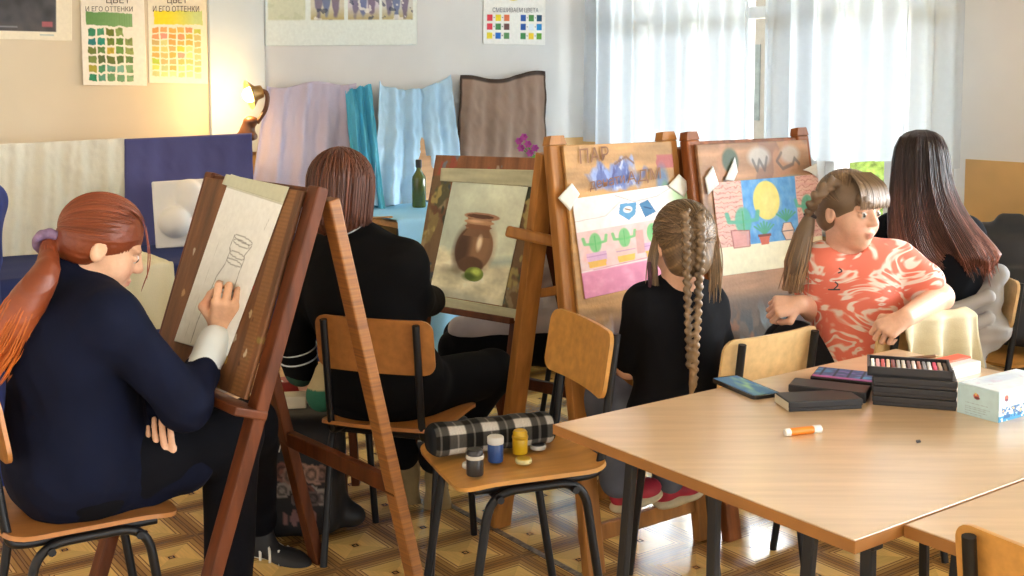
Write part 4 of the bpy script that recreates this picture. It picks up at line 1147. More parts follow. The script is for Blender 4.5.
for pts in ([(705, 178), (713, 166), (719, 184), (708, 195)], [(725, 180), (735, 157), (738, 172), (734, 181)], [(803, 170), (817, 163), (818, 178), (810, 172)]):
    child_sheet('tape', o, [hit(x, y, P4 + N4 * .005, N4) for x, y in pts], lambda u, v: blank(u, 'd6d8d6'), 8, 8)

# ================================================================== THINGS ON THE TABLE
TZ = .75
m_black = M('matt black card', '26262a', .4, .1); m_blk2 = M('glossy black plastic', '1c1c20', .2, .05)
def flat_box(name, label, cat, F0, F1, depth, h, mats, z=TZ, group=None, ang=None):
    a, b = on(*F0, z), on(*F1, z); X = (b - a); L = X.length; X.normalize(); Y = Vector((-X.y, X.x, 0))
    c = (a + b) / 2 + Y * depth / 2; R = Matrix((X, Y, ZUP)).transposed()
    t = thing(name, label, cat, c, 0, group)
    mb = MB(c); mb.box(c + ZUP * (h * .31), (L - .003, depth - .003, h * .62), R, .002); mb.build('tray', mats[0], t)
    mb = MB(c); mb.box(c + ZUP * (h * .66), (L, depth, h * .66), R, .0025); mb.build('lid', mats[1], t)
    return t, c, X, Y, L
pb = flat_box('pastel_box', 'slim black box lying nearest the marker, its pale end showing', 'box', (789, 412.5), (863, 409), .085, .024, (m_black, m_black), group='slim black pastel boxes')
mb = MB(pb[1]); mb.box(pb[1] - pb[2] * (pb[4] / 2 + .0005) + ZUP * .012, (.002, .078, .018), Matrix((pb[2], pb[3], ZUP)).transposed()); mb.build('box_end', M('pale card', 'cfc6b0', .6), pb[0])
flat_box('pastel_box', 'slim black box lying between the phone-side box and the purple pencil box', 'box', (788, 395), (866, 404), .075, .026, (m_black, m_black), group='slim black pastel boxes')
t, c, X, Y, L = flat_box('pencil_box', 'black pencil box with purple and blue shimmering lid', 'box', (810, 384), (874, 391), .11, .02, (m_black, m_blk2))
qq = [c - X * L * .48 + Y * .05 + ZUP * .0205, c + X * L * .48 + Y * .05 + ZUP * .0205, c + X * L * .48 - Y * .05 + ZUP * .0205, c - X * L * .48 - Y * .05 + ZUP * .0205]
def f_(u, v):
    c_ = blank(u, '39406a'); n_ = nse(u, v, 7, 111); put(c_, np.clip(n_, 0, 1), '8a6ab0'); put(c_, np.clip(-n_, 0, 1), '4a86b0'); put(c_, np.abs(np.sin(u * 14)) > .93, '20223a'); put(c_, v > .85, 'a0508a'); return c_
child_sheet('lid_print', t, qq, f_, 50, 30)
SG = 'stack of slim black boxes'
for i, lab in enumerate(('bottom box of the black stack beside the white box', 'second box from the bottom of the black stack', 'third box of the black stack, under the open tray')):
    flat_box('pastel_box', lab, 'box', (872, 405), (957, 411.5), .12, .0225, (m_black, m_black), TZ, SG)[0].location.z = TZ + .0228 * i
a, b = on(872, 405, TZ), on(957, 411.5, TZ); X = (b - a).normalized(); Y = Vector((-X.y, X.x, 0)); R = Matrix((X, Y, ZUP)).transposed()
c = (a + b) / 2 + Y * .06 - X * .012; c.z = TZ + .0688
t = thing('pastel_tray', 'open black tray of coloured pastel sticks on top of the stack', 'tray', c)
L = .185
mb = MB(c); mb.box(c + ZUP * .003, (L, .12, .006), R)
for s in (-1, 1): mb.box(c + X * s * (L / 2 - .003) + ZUP * .011, (.006, .12, .022), R); mb.box(c + Y * s * .057 + ZUP * .011, (L, .006, .022), R)
mb.build('tray', m_black, t)
pc = ['e8e4da', 'd8a0a0', 'c85a5a', 'e0c0a0', '8a4a4a', 'b8b0a8', 'd8d0c4', '6a4a4a', 'e8d8d0', 'a86a5a', '8a8a90', 'e0e0e0', 'd84a6a', 'c0a890', '5a4a44']
for k, h in enumerate(pc):
    q = c + X * (-L / 2 + .012 + k * .0115)
    mb = MB(c); mb.box(q + ZUP * .014 - Y * .004, (.0085, .09, .009), R, .002); mb.build('pastel_stick', M('pastel ' + h, h, .8), t)
p0, p1 = on(895, 361.5, TZ), on(939, 357.5, TZ)
t = thing('pencil', 'brown pencil lying on the table behind the pastel tray', 'pencil', p0)
mb = MB(p0); mb.tube([p0 + ZUP * .005, p0 + (p1 - p0) * .9 + ZUP * .005], .0048, 6); mb.build('shaft', M('brown lacquer', '7a5232', .4), t)
mb = MB(p0); mb.tube([p0 + (p1 - p0) * .9 + ZUP * .005, p1 + ZUP * .005], [.0048, .0006], 6); mb.build('tip', M('bare wood', 'c8a070', .6), t)
# card sheet with orange edge
a, b = on(944, 381, TZ), on(984, 371, TZ); X = (b - a).normalized(); Y = Vector((-X.y, X.x, 0)); c = (a + b) / 2 + Y * .03
R = Matrix((X, Y, ZUP)).transposed()
t = thing('card_pack', 'white card packet with a bright orange edge behind the white box', 'card', c)
mb = MB(c); mb.box(c + ZUP * .016, (.12, .075, .032), R, .002); mb.build('packet', M('white card', 'eceef0', .5), t)
mb = MB(c); mb.box(c + Y * .014 + ZUP * .0345, (.13, .04, .005), R, .001); mb.build('orange_edge', M('orange card', 'ee6a48', .5), t)
# white-blue carton
C0, C1 = on(998, 423, TZ), on(957.5, 412, TZ); X = (C1 - C0); w_ = X.length; X.normalize(); Y = Vector((X.y, -X.x, 0))
if Y.x < 0: Y = -Y
ln, ht = .22, .068; c = C0 + X * w_ / 2 + Y * ln / 2; R = Matrix((Y, X, ZUP)).transposed()
if R.determinant() < 0: R = Matrix((Y, -X, ZUP)).transposed()
t = thing('carton', 'pale blue and white carton at the right edge of the large table', 'box', c)
mb = MB(c); mb.box(c + ZUP * ht / 2, (ln, w_, ht), R, .0015); mb.build('carton_body', M('pale blue card', 'c4dce2', .45, .03), t)
o_ = -X * 0
n1 = -Y; q = [C1 + n1 * .0012 + ZUP * ht, C0 + n1 * .0012 + ZUP * ht, C0 + n1 * .0012, C1 + n1 * .0012]
def f_(u, v):
    c_ = blank(u, 'c0dbe0'); put(c_, ell(u, v, .46, .3, .07, .09), 'c86a5a'); put(c_, ell(u, v, .48, .36, .07, .05), '7a3a3a'); put(c_, ell(u, v, .45, .24, .03, .05), 'e8c070')
    for y, a in ((.56, .75), (.68, .8), (.75, .7), (.82, .75), (.9, .6)): put(c_, rect(u, v, .2, y, a, y + .02) * (np.sin(u * 160 + y * 90) > -.5), '8a98a0', .7)
    return c_
child_sheet('end_print', t, q, f_, 60, 50)
n2 = -X; q = [C0 + n2 * .0012 + ZUP * ht, C0 + Y * ln + n2 * .0012 + ZUP * ht, C0 + Y * ln + n2 * .0012, C0 + n2 * .0012]
def f_(u, v):
    c_ = blank(u, 'cfe6ee'); put(c_, ell(u, v, .12, .24, .035, .1), 'c86a5a'); put(c_, ell(u, v, .125, .3, .03, .05), '7a4a5a')
    put(c_, (v > .80) * 1.0, '4f9fd0'); n_ = nse(u * 3, v, 16, 121); put(c_, (v > .55) * (v < .9) * (n_ > -.1) * (u > .05), '3f6fa8', .9); put(c_, (v > .5) * (v < .8) * (n_ > .6), 'e8c890'); put(c_, (v > .6) * (n_ < -.7), 'eef4f6'); return c_
child_sheet('side_print', t, q, f_, 110, 50)
q = [C1 + Y * ln + ZUP * (ht + .0012), C0 + Y * ln + ZUP * (ht + .0012), C0 + ZUP * (ht + .0012), C1 + ZUP * (ht + .0012)]
child_sheet('top_print', t, q, lambda u, v: put(put(blank(u, 'd4e2ec'), ell(u, v, .3, .5, .2, .3, .6), 'b8c4dc', .6), (nse(u, v, 12, 5) > .5), 'c8b8d0', .4), 30, 50)
# phone
pq = [on(x, y, TZ) for x, y in ((711.5, 383), (735.5, 377), (778, 394.5), (757, 402.5))]
X = (pq[3] - pq[0] + pq[2] - pq[1]).normalized(); Y = Vector((-X.y, X.x, 0)); c = sum(pq, Vector()) / 4; pl = ((pq[3] - pq[0]).length + (pq[2] - pq[1]).length) / 2; pwid = .078
t = thing('phone', 'dark phone with a blue-green screen at the far edge of the table', 'phone', c)
mb = MB(c); mb.prism([(x, y) for x, y in rrect(pl, pwid, .012)], .009, c, X, Y); mb.build('phone_body', m_blk2, t)
hx, hy = pl / 2 - .006, pwid / 2 - .005
q = [c - X * hx + Y * hy + ZUP * .0096, c + X * hx + Y * hy + ZUP * .0096, c + X * hx - Y * hy + ZUP * .0096, c - X * hx - Y * hy + ZUP * .0096]
child_sheet('screen', t, q, lambda u, v: put(put(blank(u, '4a7090'), np.clip(nse(u, v, 6, 9), 0, 1), '8ab08a'), np.clip(-nse(u, v, 7, 19), 0, 1), '3a66b0', .7), 40, 24)
# orange marker
p0, p1 = on(784.5, 436.5, TZ), on(821, 432.5, TZ); dr = (p1 - p0); t = thing('marker_pen', 'orange marker with white caps lying on the bare table top', 'pen', p0)
z_ = ZUP * .0085
mb = MB(p0); mb.tube([p0 + dr * .12 + z_, p0 + dr * .78 + z_], .0082, 14); mb.build('barrel', M('orange plastic', 'f08a1e', .35), t, True)
mb = MB(p0); mb.tube([p0 + dr * 0 + z_, p0 + dr * .02 + z_, p0 + dr * .14 + z_], [.006, .0078, .0084], 14); mb.build('end_plug', M('white plastic', 'efefec', .35), t, True)
mb = MB(p0); mb.tube([p0 + dr * .77 + z_, p0 + dr * .8 + z_, p0 + dr * .98 + z_, p0 + dr + z_], [.0084, .009, .0084, .006], 14); mb.build('cap', M('white plastic', 'efefec'), t, True)
p0 = on(918, 442.5, TZ); mb = MB(p0); mb.prism([(-.006, -.002), (.004, -.004), (.009, .002), (0, .005)], .004, p0, U, -V); tag(mb.build('pencil_chip', m_black), 'tiny dark pencil chip on the glaring part of the table', 'chip')

# ================================================================== THINGS ON THE PAINT CHAIR
SZ = .4635 * 1.05 - .004
def case_mesh():
    a, b = on(428, 456, SZ), on(551, 441, SZ); a.z = b.z = SZ; d = (b - a); L = d.length; d.normalize(); s = Vector((-d.y, d.x, 0))
    nu, nv = 150, 80; u, th = np.meshgrid(np.linspace(0, 1, nu), np.linspace(0, 2 * math.pi, nv, endpoint=False))
    r0 = .052; e = np.minimum(1, np.minimum(u, 1 - u) * L / .028); rr = r0 * np.sqrt(np.clip(1 - (1 - e) ** 2 * .5, 0, 1)) * (1 + .03 * np.sin(u * 20))
    cx, cz = np.cos(th), np.sin(th); pw_ = lambda x: np.sign(x) * np.abs(x) ** .75
    P = np.array(a) + np.array(d) * (u * L)[..., None] + np.array(s) * (pw_(cx) * rr * .95)[..., None] + np.array([0, 0, 1]) * (r0 * .82 + pw_(cz) * rr * .82)[..., None]
    f = lambda x, p, w: np.clip(np.sin(x * 2 * math.pi / p) * 4 + .4, 0, 1)
    A = f(u * L, .095, 0); B = f(th * r0 + .01, .075, 0)
    c = blank(u, 'bdbbb6'); c *= (1 - .62 * A)[..., None]; c *= (1 - .62 * B)[..., None]; put(c, (np.abs(np.sin(u * L * 66)) > .985), 'd0cec8', .3); c *= (1 + .06 * nse(u * 40, th * 4, 6, 3))[..., None]
    put(c, (u < .03) + (u > .975) > 0, '202226')
    idx = np.arange(nu * nv).reshape(nv, nu); n2 = np.roll(idx, -1, 0)
    F = np.stack([idx[:, :-1], idx[:, 1:], n2[:, 1:], n2[:, :-1]], -1).reshape(-1, 4)
    Pv = P.reshape(-1, 3); ce0, ce1 = len(Pv), len(Pv) + 1
    base = (a + b) / 2
    Pv = np.concatenate([Pv, [P[:, 0].mean(0)], [P[:, -1].mean(0)]]); C = np.concatenate([lin(c.clip(0, 255) / 255).reshape(-1, 3), [[.02] * 3] * 2])
    i0, i1 = idx[:, 0], idx[:, -1]
    F = np.concatenate([F, np.stack([i0, np.roll(i0, -1), np.full(nv, ce0), np.full(nv, ce0)], 1)[:, :4], np.stack([np.roll(i1, -1), i1, np.full(nv, ce1), np.full(nv, ce1)], 1)])
    return Pv - np.array(base), F, C, base, a, b, s
Pv, F, C, base, a, b, s = case_mesh()
t = thing('pencil_case', 'black and white plaid pencil case lying across the chair seat', 'pencil case', base)
tri = F[:, 2] == F[:, 3]
me = bpy.data.meshes.new('case_body'); me.from_pydata(Pv.tolist(), [], [x[:3].tolist() if q else x.tolist() for x, q in zip(F, tri)]); me.polygons.foreach_set('use_smooth', [True] * len(me.polygons))
at_ = me.color_attributes.new('pigment', 'FLOAT_COLOR', 'POINT'); c4 = np.ones((len(Pv), 4), np.float32); c4[:, :3] = C; at_.data.foreach_set('color', c4.ravel())
link('case_body', me, m_cloth, t)
mb = MB(base); mb.tube(curve_pts([a + s * .012 + ZUP * .078 + (b - a) * .04, (a + b) / 2 + s * .012 + ZUP * .081, b + s * .012 + ZUP * .078 - (b - a) * .04], 12), .006, 8); mb.build('zipper', m_black, t, True)
mb = MB(base); q = b - (b - a) * .12 + ZUP * .062 - s * .036; mb.lathe([(.001, 0), (.011, .001), (.012, .004), (.001, .006)], q, 14, (-s + ZUP * .5).to_track_quat('Z', 'Y').to_matrix()); mb.build('badge', M('violet badge', '7a6a9a', .4), t, True)
def jar(x, y, h, label, body, capc=None, r=.021, rim=None):
    p = on(x, y, SZ); p.z = SZ; t = thing('paint_jar', label, 'jar', p, 0, 'gouache jars on the chair')
    mb = MB(p); mb.lathe([(r * .94, 0), (r, .003), (r, h * .72), (r * .9, h * .78)], p, 24); mb.build('jar_body', M('gouache ' + body, body, .3), t, True)
    if capc:
        mb = MB(p); mb.lathe([(r * 1.03, h * .72), (r * 1.06, h * .74), (r * 1.06, h * .97), (r * .98, h)], p, 24); mb.build('lid', M('lid ' + capc, capc, .35), t, True)
    if rim:
        mb = MB(p); mb.lathe([(r * 1.02, h * .62), (r * 1.06, h * .64), (r * 1.06, h * .74), (r, h * .76)], p, 24); mb.build('rim', M('lid ' + rim, rim, .35), t, True)
        mb = MB(p); mb.lathe([(r * .95, h * .76), (r * .95, h * .9), (r * .8, h * .97), (r * .3, h * .93)], p, 18); mb.build('paint', M('gouache ' + body, body), t, True)
jar(475, 474.5, .07, 'open jar of black paint with a white rim on the chair seat', '2a2a2c', None, .0225, 'd8d6ce')
jar(495.5, 461, .068, 'blue paint jar with a white lid on the chair seat', '2a4f92', 'dfe2e0', .021)
jar(520, 453, .066, 'open yellow paint jar near the plaid pencil case', 'd8b01e', None, .021, 'c8a028')
def lid(x, y, label, top, rim):
    p = on(x, y, SZ); p.z = SZ; t = thing('jar_lid', label, 'lid', p, 0, 'loose jar lids on the chair')
    mb = MB(p); mb.lathe([(.021, 0), (.0225, .002), (.0225, .009), (.021, .011)], p, 24); mb.build('rim', M('lid ' + rim, rim, .35), t, True)
    mb = MB(p); mb.lathe([(.018, .0108), (.018, .0122), (.002, .0124)], p, 20); mb.build('inside', M('lid ' + top, top, .4), t, True)
lid(523.5, 462.5, 'loose yellow-stained lid lying in front of the yellow jar', 'c8a83a', 'd8d09a')
lid(538, 448.5, 'loose white lid with dark inside, right of the yellow jar', '2f3238', 'c8cac6')
lid(470.5, 467, 'loose white lid half hidden behind the black paint jar', 'd8d6cc', 'd4d2c8')

# ================================================================== SUPPLIES BEHIND THE LEFT EASEL, BAGS
sc_ = Vector((-.80, 4.05, 0))
t = thing('low_stool', 'low wooden stool crowded with art supplies behind the left easel', 'stool', sc_)
mb = MB(sc_); mb.box(sc_ + ZUP * .445, (.50, .36, .025), rot_z(.1), .004); mb.build('seat', m_wood, t)
for i in (-1, 1):
    for j in (-1, 1): mb = MB(sc_); mb.beam(sc_ + Vector((i * .22, j * .15, 0)), sc_ + Vector((i * .2, j * .13, .433)), .03, .03); mb.build('leg', m_ew['dark'], t)
q = on(287, 397, .458); mb = MB(q); mb.box(q + ZUP * .03, (.13, .08, .06), rot_z(.5), .004)
t = thing('paint_set', 'red and white paint set on the low stool behind the left easel', 'paint set', q); mb.build('case', M('red card', 'a8342c', .5), t)
mb = MB(q); mb.box(q + Vector((-.03, -.036, .035)), (.05, .015, .052), rot_z(.5)); mb.build('label_panel', M('white card', 'eceef0'), t)
q = on(276, 412, .458); mb = MB(q); mb.box(q + ZUP * .02 + Vector((.0, .06, 0)), (.17, .07, .04), rot_z(.15), .004); tag(mb.build('paper_packet', M('cream card', 'd8ccb0', .6)), 'cream packet on the low stool beside the paint set', 'packet')
q = on(321, 412, .458); S = SDF(q, .006, .03); qn = np.array(q) + (0, .02, 0)
S.el(qn + (0, 0, .05), (.05, .045, .055)); S.el(qn + (.012, 0, .11), (.036, .03, .05))
o = S.build('fabric_pouch', MV('pouch cloth', .85), color=lambda v, n: lin(np.where((v[:, 2] > q.z + .075)[:, None], np.array([176, 158, 116.]), np.array([38, 98, 74.])) / 255)); tag(o, 'green and khaki fabric pouch on the low stool below the dark sleeve', 'pouch')
# palette tray under the left board
q = at(222, 388, 3.05); mb = MB(q)
t = thing('palette_tray', 'pale wooden palette tray on the ledge below the pencil drawing', 'tray', q)
XL = X1; mb.box(q, (.22, .11, .008), Matrix((X1, Vector((-X1.y, X1.x, 0)), ZUP)).transposed(), .002); mb.build('tray', M('pale palette wood', 'c9a478', .5), t)
mb = MB(q); mb.lathe([(.02, .004), (.024, .006), (.024, .022), (.02, .026)], q + X1 * .03 - Vector((0, .02, 0)), 20); mb.build('cup', M('pale grey tin', 'a9a090', .4), t, True)
m_bag = MV('black nylon', .6, .1, 80)
def bag_print(v, n, base):
    L = v - np.array(base); c = np.tile(lin(np.array([24, 23, 25.]) / 255), (len(v), 1))
    return c
bq_ = Vector((-.70, 3.76, 0)); S = SDF(bq_, .007, .05); b_ = np.array(bq_)
Rb = frame3(100)
S.frame(b_, Rb).bx((0, 0, .2), (.145, .08, .2), rd=.07); S.bx((0, -.085, .13), (.115, .035, .11), rd=.035); S.rc((-.08, .08, .38), (.08, .08, .38), .03); S.rc((.14, .0, .06), (.17, -.02, .05), .04)
cols_r = [np.array(hexc(h)) / 255. for h in ('b08a78', '8a6a5e', '9a8f88', '6a5a58', '7a4a40', 'a09890')]
def bagc(v, n):
    c = np.tile(lin(np.array([22, 21, 23.]) / 255), (len(v), 1)); L = (v - b_) @ Rb
    r_ = np.random.default_rng(5)
    for k in range(16):
        x, z = r_.uniform(-.07, .08), r_.uniform(.15, .24); d = np.hypot(L[:, 0] - x, L[:, 2] - z); m = (d < .026) & (L[:, 1] < -.06)
        ring = .6 + .4 * np.sin(d / .026 * 9); c[m] = (lin(cols_r[k % 6]) * .75)[None] * ring[m][:, None]
    m = (np.hypot((L[:, 0] + .01) / .05, (L[:, 2] - .09) / .02) < 1 + .5 * np.sin(L[:, 0] * 200)) & (L[:, 1] < -.06); c[m] = lin(np.array([120, 84, 80.]) / 255)
    return c
o = S.build('backpack', m_bag, disp=folds(9, 30, .004), color=bagc); tag(o, 'black backpack with a rose-coloured print, on the floor behind the left easel', 'backpack')
mb = MB(o.location); mb.tube(curve_pts([at(291, 425, 3.6), at(283, 438, 3.58), at(279, 452, 3.6)], 10), .0022, 6); mb.build('cord', M('white cable', 'c8c4bc', .5), o, True)
mb = MB(o.location); mb.tube(curve_pts([at(330, 408, 3.75), at(328, 430, 3.72), at(318, 462, 3.7), at(312, 470, 3.7)], 10), .0022, 6); mb.build('cord', M('white cable', 'c8c4bc', .5), o, True)
bq2 = Vector((1.95, 4.50, .462)); S = SDF(bq2, .008, .05); b2_ = np.array(bq2); Rb2 = frame3(70)
S.frame(b2_, Rb2).bx((0, 0, .24), (.17, .09, .24), rd=.08); S.bx((0, -.1, .16), (.13, .04, .13), rd=.04); S.rc((-.03, .0, .5), (.03, .0, .5), .02); S.rc((.12, -.09, .4), (.13, -.1, .1), .022)
o = S.build('backpack', M('dark navy nylon', '2b2f37', .55, .15, 9), disp=folds(19, 22, .006)); tag(o, 'dark backpack with white doodles on a chair by the right wall', 'backpack')
mb = MB(o.location)
for pts in ([(986, 318), (990, 312), (993, 318), (997, 313), (1000, 318)], [(1002, 322), (1008, 318), (1011, 325), (1004, 326), (1013, 320)], [(1004, 312), (1009, 308), (1012, 312)], [(996, 324), (1000, 328), (1008, 330), (1014, 326)]):
    mb.tube(curve_pts([at(x, y, 4.352) for x, y in pts], 16), .0025, 5)
mb.build('white_print', M('white print', 'd8dade', .6), o)
# khaki cloth over the chair back
kb = Vector((1.21, 3.375, 0)); kN = Vector((.588, -.809, 0))
q = [hit(x, y, kb + kN * .03, kN) for x, y in ((903, 318), (979, 309), (986, 376), (904, 366))]
def blg(u, v): return .024 * np.sin(u * 17 + 1.5 * v + .6) * (.25 + v) + .003 * nse(u, v, 6, 131) - .035 * np.clip(1 - v * 9, 0, 1) ** 2
o = sheet('cloth', q, 70, 60, lambda u, v: blank(u, 'c6bd9f') * (1 + .05 * nse(u, v, 5, 132))[..., None], m_cloth, thick=.006, bulge=blg); tag(o, 'khaki cloth draped over the chair back in front of the long-haired person', 'cloth')
# ================================================================== PEOPLE
def A(*p): return np.array(at(*p))
def unit(x): x = np.array(x, float); return x / np.linalg.norm(x)
def add_head(S, c, R, sc, neck, nr=.05):
    S.frame()
    S.rc(neck, np.array(c) + R @ np.array([0, -.022, -.07]) * sc, nr * sc, nr * .95 * sc, k=.03)
    S.frame(c, R, sc)
    S.el((0, -.012, .035), (.074, .092, .082), k=.01); S.el((0, .028, -.03), (.057, .06, .075), k=.03); S.el((0, .054, -.084), (.022, .02, .02), k=.03)
    for s in (-1, 1):
        S.el((s * .034, .05, -.036), (.028, .028, .03), k=.02)
        S.el((s * .028, .074, .022), (.026, .014, .009), k=.012)
    for s in (-1, 1): S.el((s * .031, .094, .003), (.016, .012, .009), k=.010, op='s')
    for s in (-1, 1): S.el((s * .031, .0765, .0025), (.0145, .011, .0105), k=.004)
    S.rc((0, .086, .008), (0, .101, -.020), .008, .0102, k=.012)
    for s in (-1, 1): S.el((s * .0105, .094, -.025), (.0078, .0085, .0065), k=.008)
    S.el((0, .0865, -.0535), (.018, .0085, .005), k=.006); S.el((0, .085, -.0640), (.015, .0085, .0058), k=.006)
    S.rc((-.018, .100, -.059), (.018, .100, -.059), .0022, k=.003, op='s')
    for s in (-1, 1):
        S.el((s * .073, -.008, -.006), (.009, .018, .029), k=.008); S.el((s * .082, -.004, -.004), (.006, .010, .016), k=.004, op='s')
    S.frame()
def skin_colour(col, heads, lip='b86a62', brow='6a4a34'):
    b = lin(hexc(col)); lipc = lin(hexc(lip)); br = lin(hexc(brow))
    def fn(v, n):
        c = np.tile(b, (len(v), 1)) * (1 + .04 * folds(3, 30, 1)(v, n))[:, None]
        for hc, R, sc in heads:
            L = (v - hc) @ R / sc
            f = L[:, 1] > .06
            m = np.clip(1.3 - np.hypot(L[:, 0] / .019, (L[:, 2] + .059) / .009), 0, 1) * (L[:, 1] > .075); c = c * (1 - m[:, None]) + lipc * m[:, None]
            for s in (-1, 1):
                m = np.clip(1.2 - np.hypot((L[:, 0] - s * .036) / .03, (L[:, 2] + .036) / .026), 0, 1) * f * .25; c = c * (1 - m[:, None]) + lin(np.array([214, 120, 104.]) / 255) * m[:, None]
                zb = L[:, 2] - .0245 + .25 * np.clip(np.abs(L[:, 0]) - .03, 0, 1) * .6; m = np.clip(1.4 - np.hypot((L[:, 0] - s * .031) / .02, zb / .0042), 0, 1) * f * .8; c = c * (1 - m[:, None]) + br * m[:, None]
                m = np.clip(1.4 - np.hypot((L[:, 0] - s * .031) / .0135, (L[:, 2] - .0095) / .003), 0, 1) * (L[:, 1] > .07) * .85; c = c * (1 - m[:, None]) + br * .4 * m[:, None]
        return c
    return fn
def add_eyes(body, base, hc, R, sc, look, iris='4a3a2c'):
    for s in (-1, 1):
        c = hc + R @ np.array([s * .031, .0775, .0022]) * sc; ld_ = unit(R @ unit((look[0], 1, look[1])))
        mb = MB(base); r_ = bmesh.ops.create_uvsphere(mb.bm, u_segments=20, v_segments=14, radius=.0115 * sc)
        bmesh.ops.translate(mb.bm, vec=Vector(c), verts=r_['verts'])
        o = mb.build('eye', MV('eye surface', .15, spec=.6), body, True); me = o.data; n = len(me.vertices)
        co = np.zeros(n * 3, np.float32); me.vertices.foreach_get('co', co); d = (co.reshape(-1, 3) + np.array(base) - c) / (.0115 * sc); cs = d @ ld_
        col = np.where((cs > .965)[:, None], [.005] * 3, np.where((cs > .80)[:, None], lin(hexc(iris)), lin(hexc('d8d0cc')))); c4 = np.ones((n, 4), np.float32); c4[:, :3] = col
        me.color_attributes.new('pigment', 'FLOAT_COLOR', 'POINT').data.foreach_set('color', c4.ravel())
def add_hand(S, W, F, N, side, sc=1.0, curl=.6, thumb=.5, spread=.12, wrist=.021):
    W = np.array(W, float); F = unit(F); N = np.array(N, float); N = unit(N - F * (N @ F)); R = np.cross(F, N) * side
    kn = []
    for i, o in enumerate((.031, .0105, -.0105, -.030)):
        kp = W + (F * (.082, .086, .082, .074)[i] + R * o - N * .002 * abs(i - 1)) * sc; kn.append(kp)
        S.rc(W + (R * o * .55 + F * .012) * sc, kp, .0155 * sc, .0125 * sc, k=.008)
    S.rc(W, W + F * .02 * sc, wrist * sc, .022 * sc, k=.012)
    for i, ln in enumerate(((.040, .024, .019), (.044, .028, .02), (.041, .026, .02), (.032, .02, .017))):
        p = kn[i]; a = 0; r0 = (.0095, .0098, .0092, .0082)[i]
        cu = curl[i] if isinstance(curl, (list, tuple)) else curl
        for j, L in enumerate(ln):
            a += cu * (1.15, 1.35, .9)[j]
            d = F * math.cos(a) - N * math.sin(a) + R * spread * (1.2, .35, -.45, -1.2)[i] * math.cos(a); d = unit(d)
            q = p + d * L * sc; S.rc(p, q, (r0 - .0008 * j) * sc, (r0 - .0008 * (j + 1)) * sc, k=.0025); p = q
    if thumb is None: return
    p = W + (F * .022 + R * .024 - N * .006) * sc
    for d, L, r0, r1 in ((F * .62 + R * .72 - N * .25, .040, .0135, .011), (F * (.9 - thumb * .3) + R * (.35 - thumb * .8) - N * (.2 + .5 * thumb), .032, .0108, .0095), (F * (.9 - thumb * .4) + R * (.1 - thumb * .9) - N * (.2 + .5 * thumb), .026, .0095, .0075)):
        q = p + unit(d) * L * sc; S.rc(p, q, r0 * sc, r1 * sc, k=.006); p = q
def add_torso(S, J, g=0.0, low=True):
    k = J.get('k', 1.0); pel, ch = J['pel'], J['ch']; Rv = unit(J['shR'] - J['shL']); Uv = unit(ch - pel); Fv = unit(np.cross(Uv, Rv)); Rv = np.cross(Fv, Uv); R3 = np.stack([Rv, Fv, Uv], 1)
    w = J.get('w', 1.0); d = J.get('d', 1.0)
    S.frame()
    if low: S.el(pel, ((.165 * w + g) * k, (.125 * d + g) * k, (.12 + g) * k), R3, k=.06)
    S.el(pel * .55 + ch * .45, ((.142 * w + g) * k, (.108 * d + g) * k, (.17) * k), R3, k=.06)
    S.el(ch - Uv * .01, ((.152 * w + g) * k, (.108 * d + g) * k, (.15 + g) * k), R3, k=.06)
    S.rc(J['shL'], J['shR'], (.055 + g) * k, k=.06)
    for sh in (J['shL'], J['shR']): S.rc(J['neck'] - Uv * .02 * k, sh * .8 + J['neck'] * .2 - Uv * .012, (.045 + g) * k, (.045 + g) * k, k=.05)
def limb(S, a, b, c, r, g, k=.025, upto=2.0):
    """two-bone limb; upto 0..2 counts bones covered"""
    r = [x + g for x in r]
    e1 = min(upto, 1.0); S.rc(a, a + (b - a) * e1, r[0], r[0] + (r[1] - r[0]) * e1, k)
    if upto > 1: e2 = upto - 1; S.rc(b, b + (c - b) * e2, r[1], r[1] + (r[2] - r[1]) * e2, k)
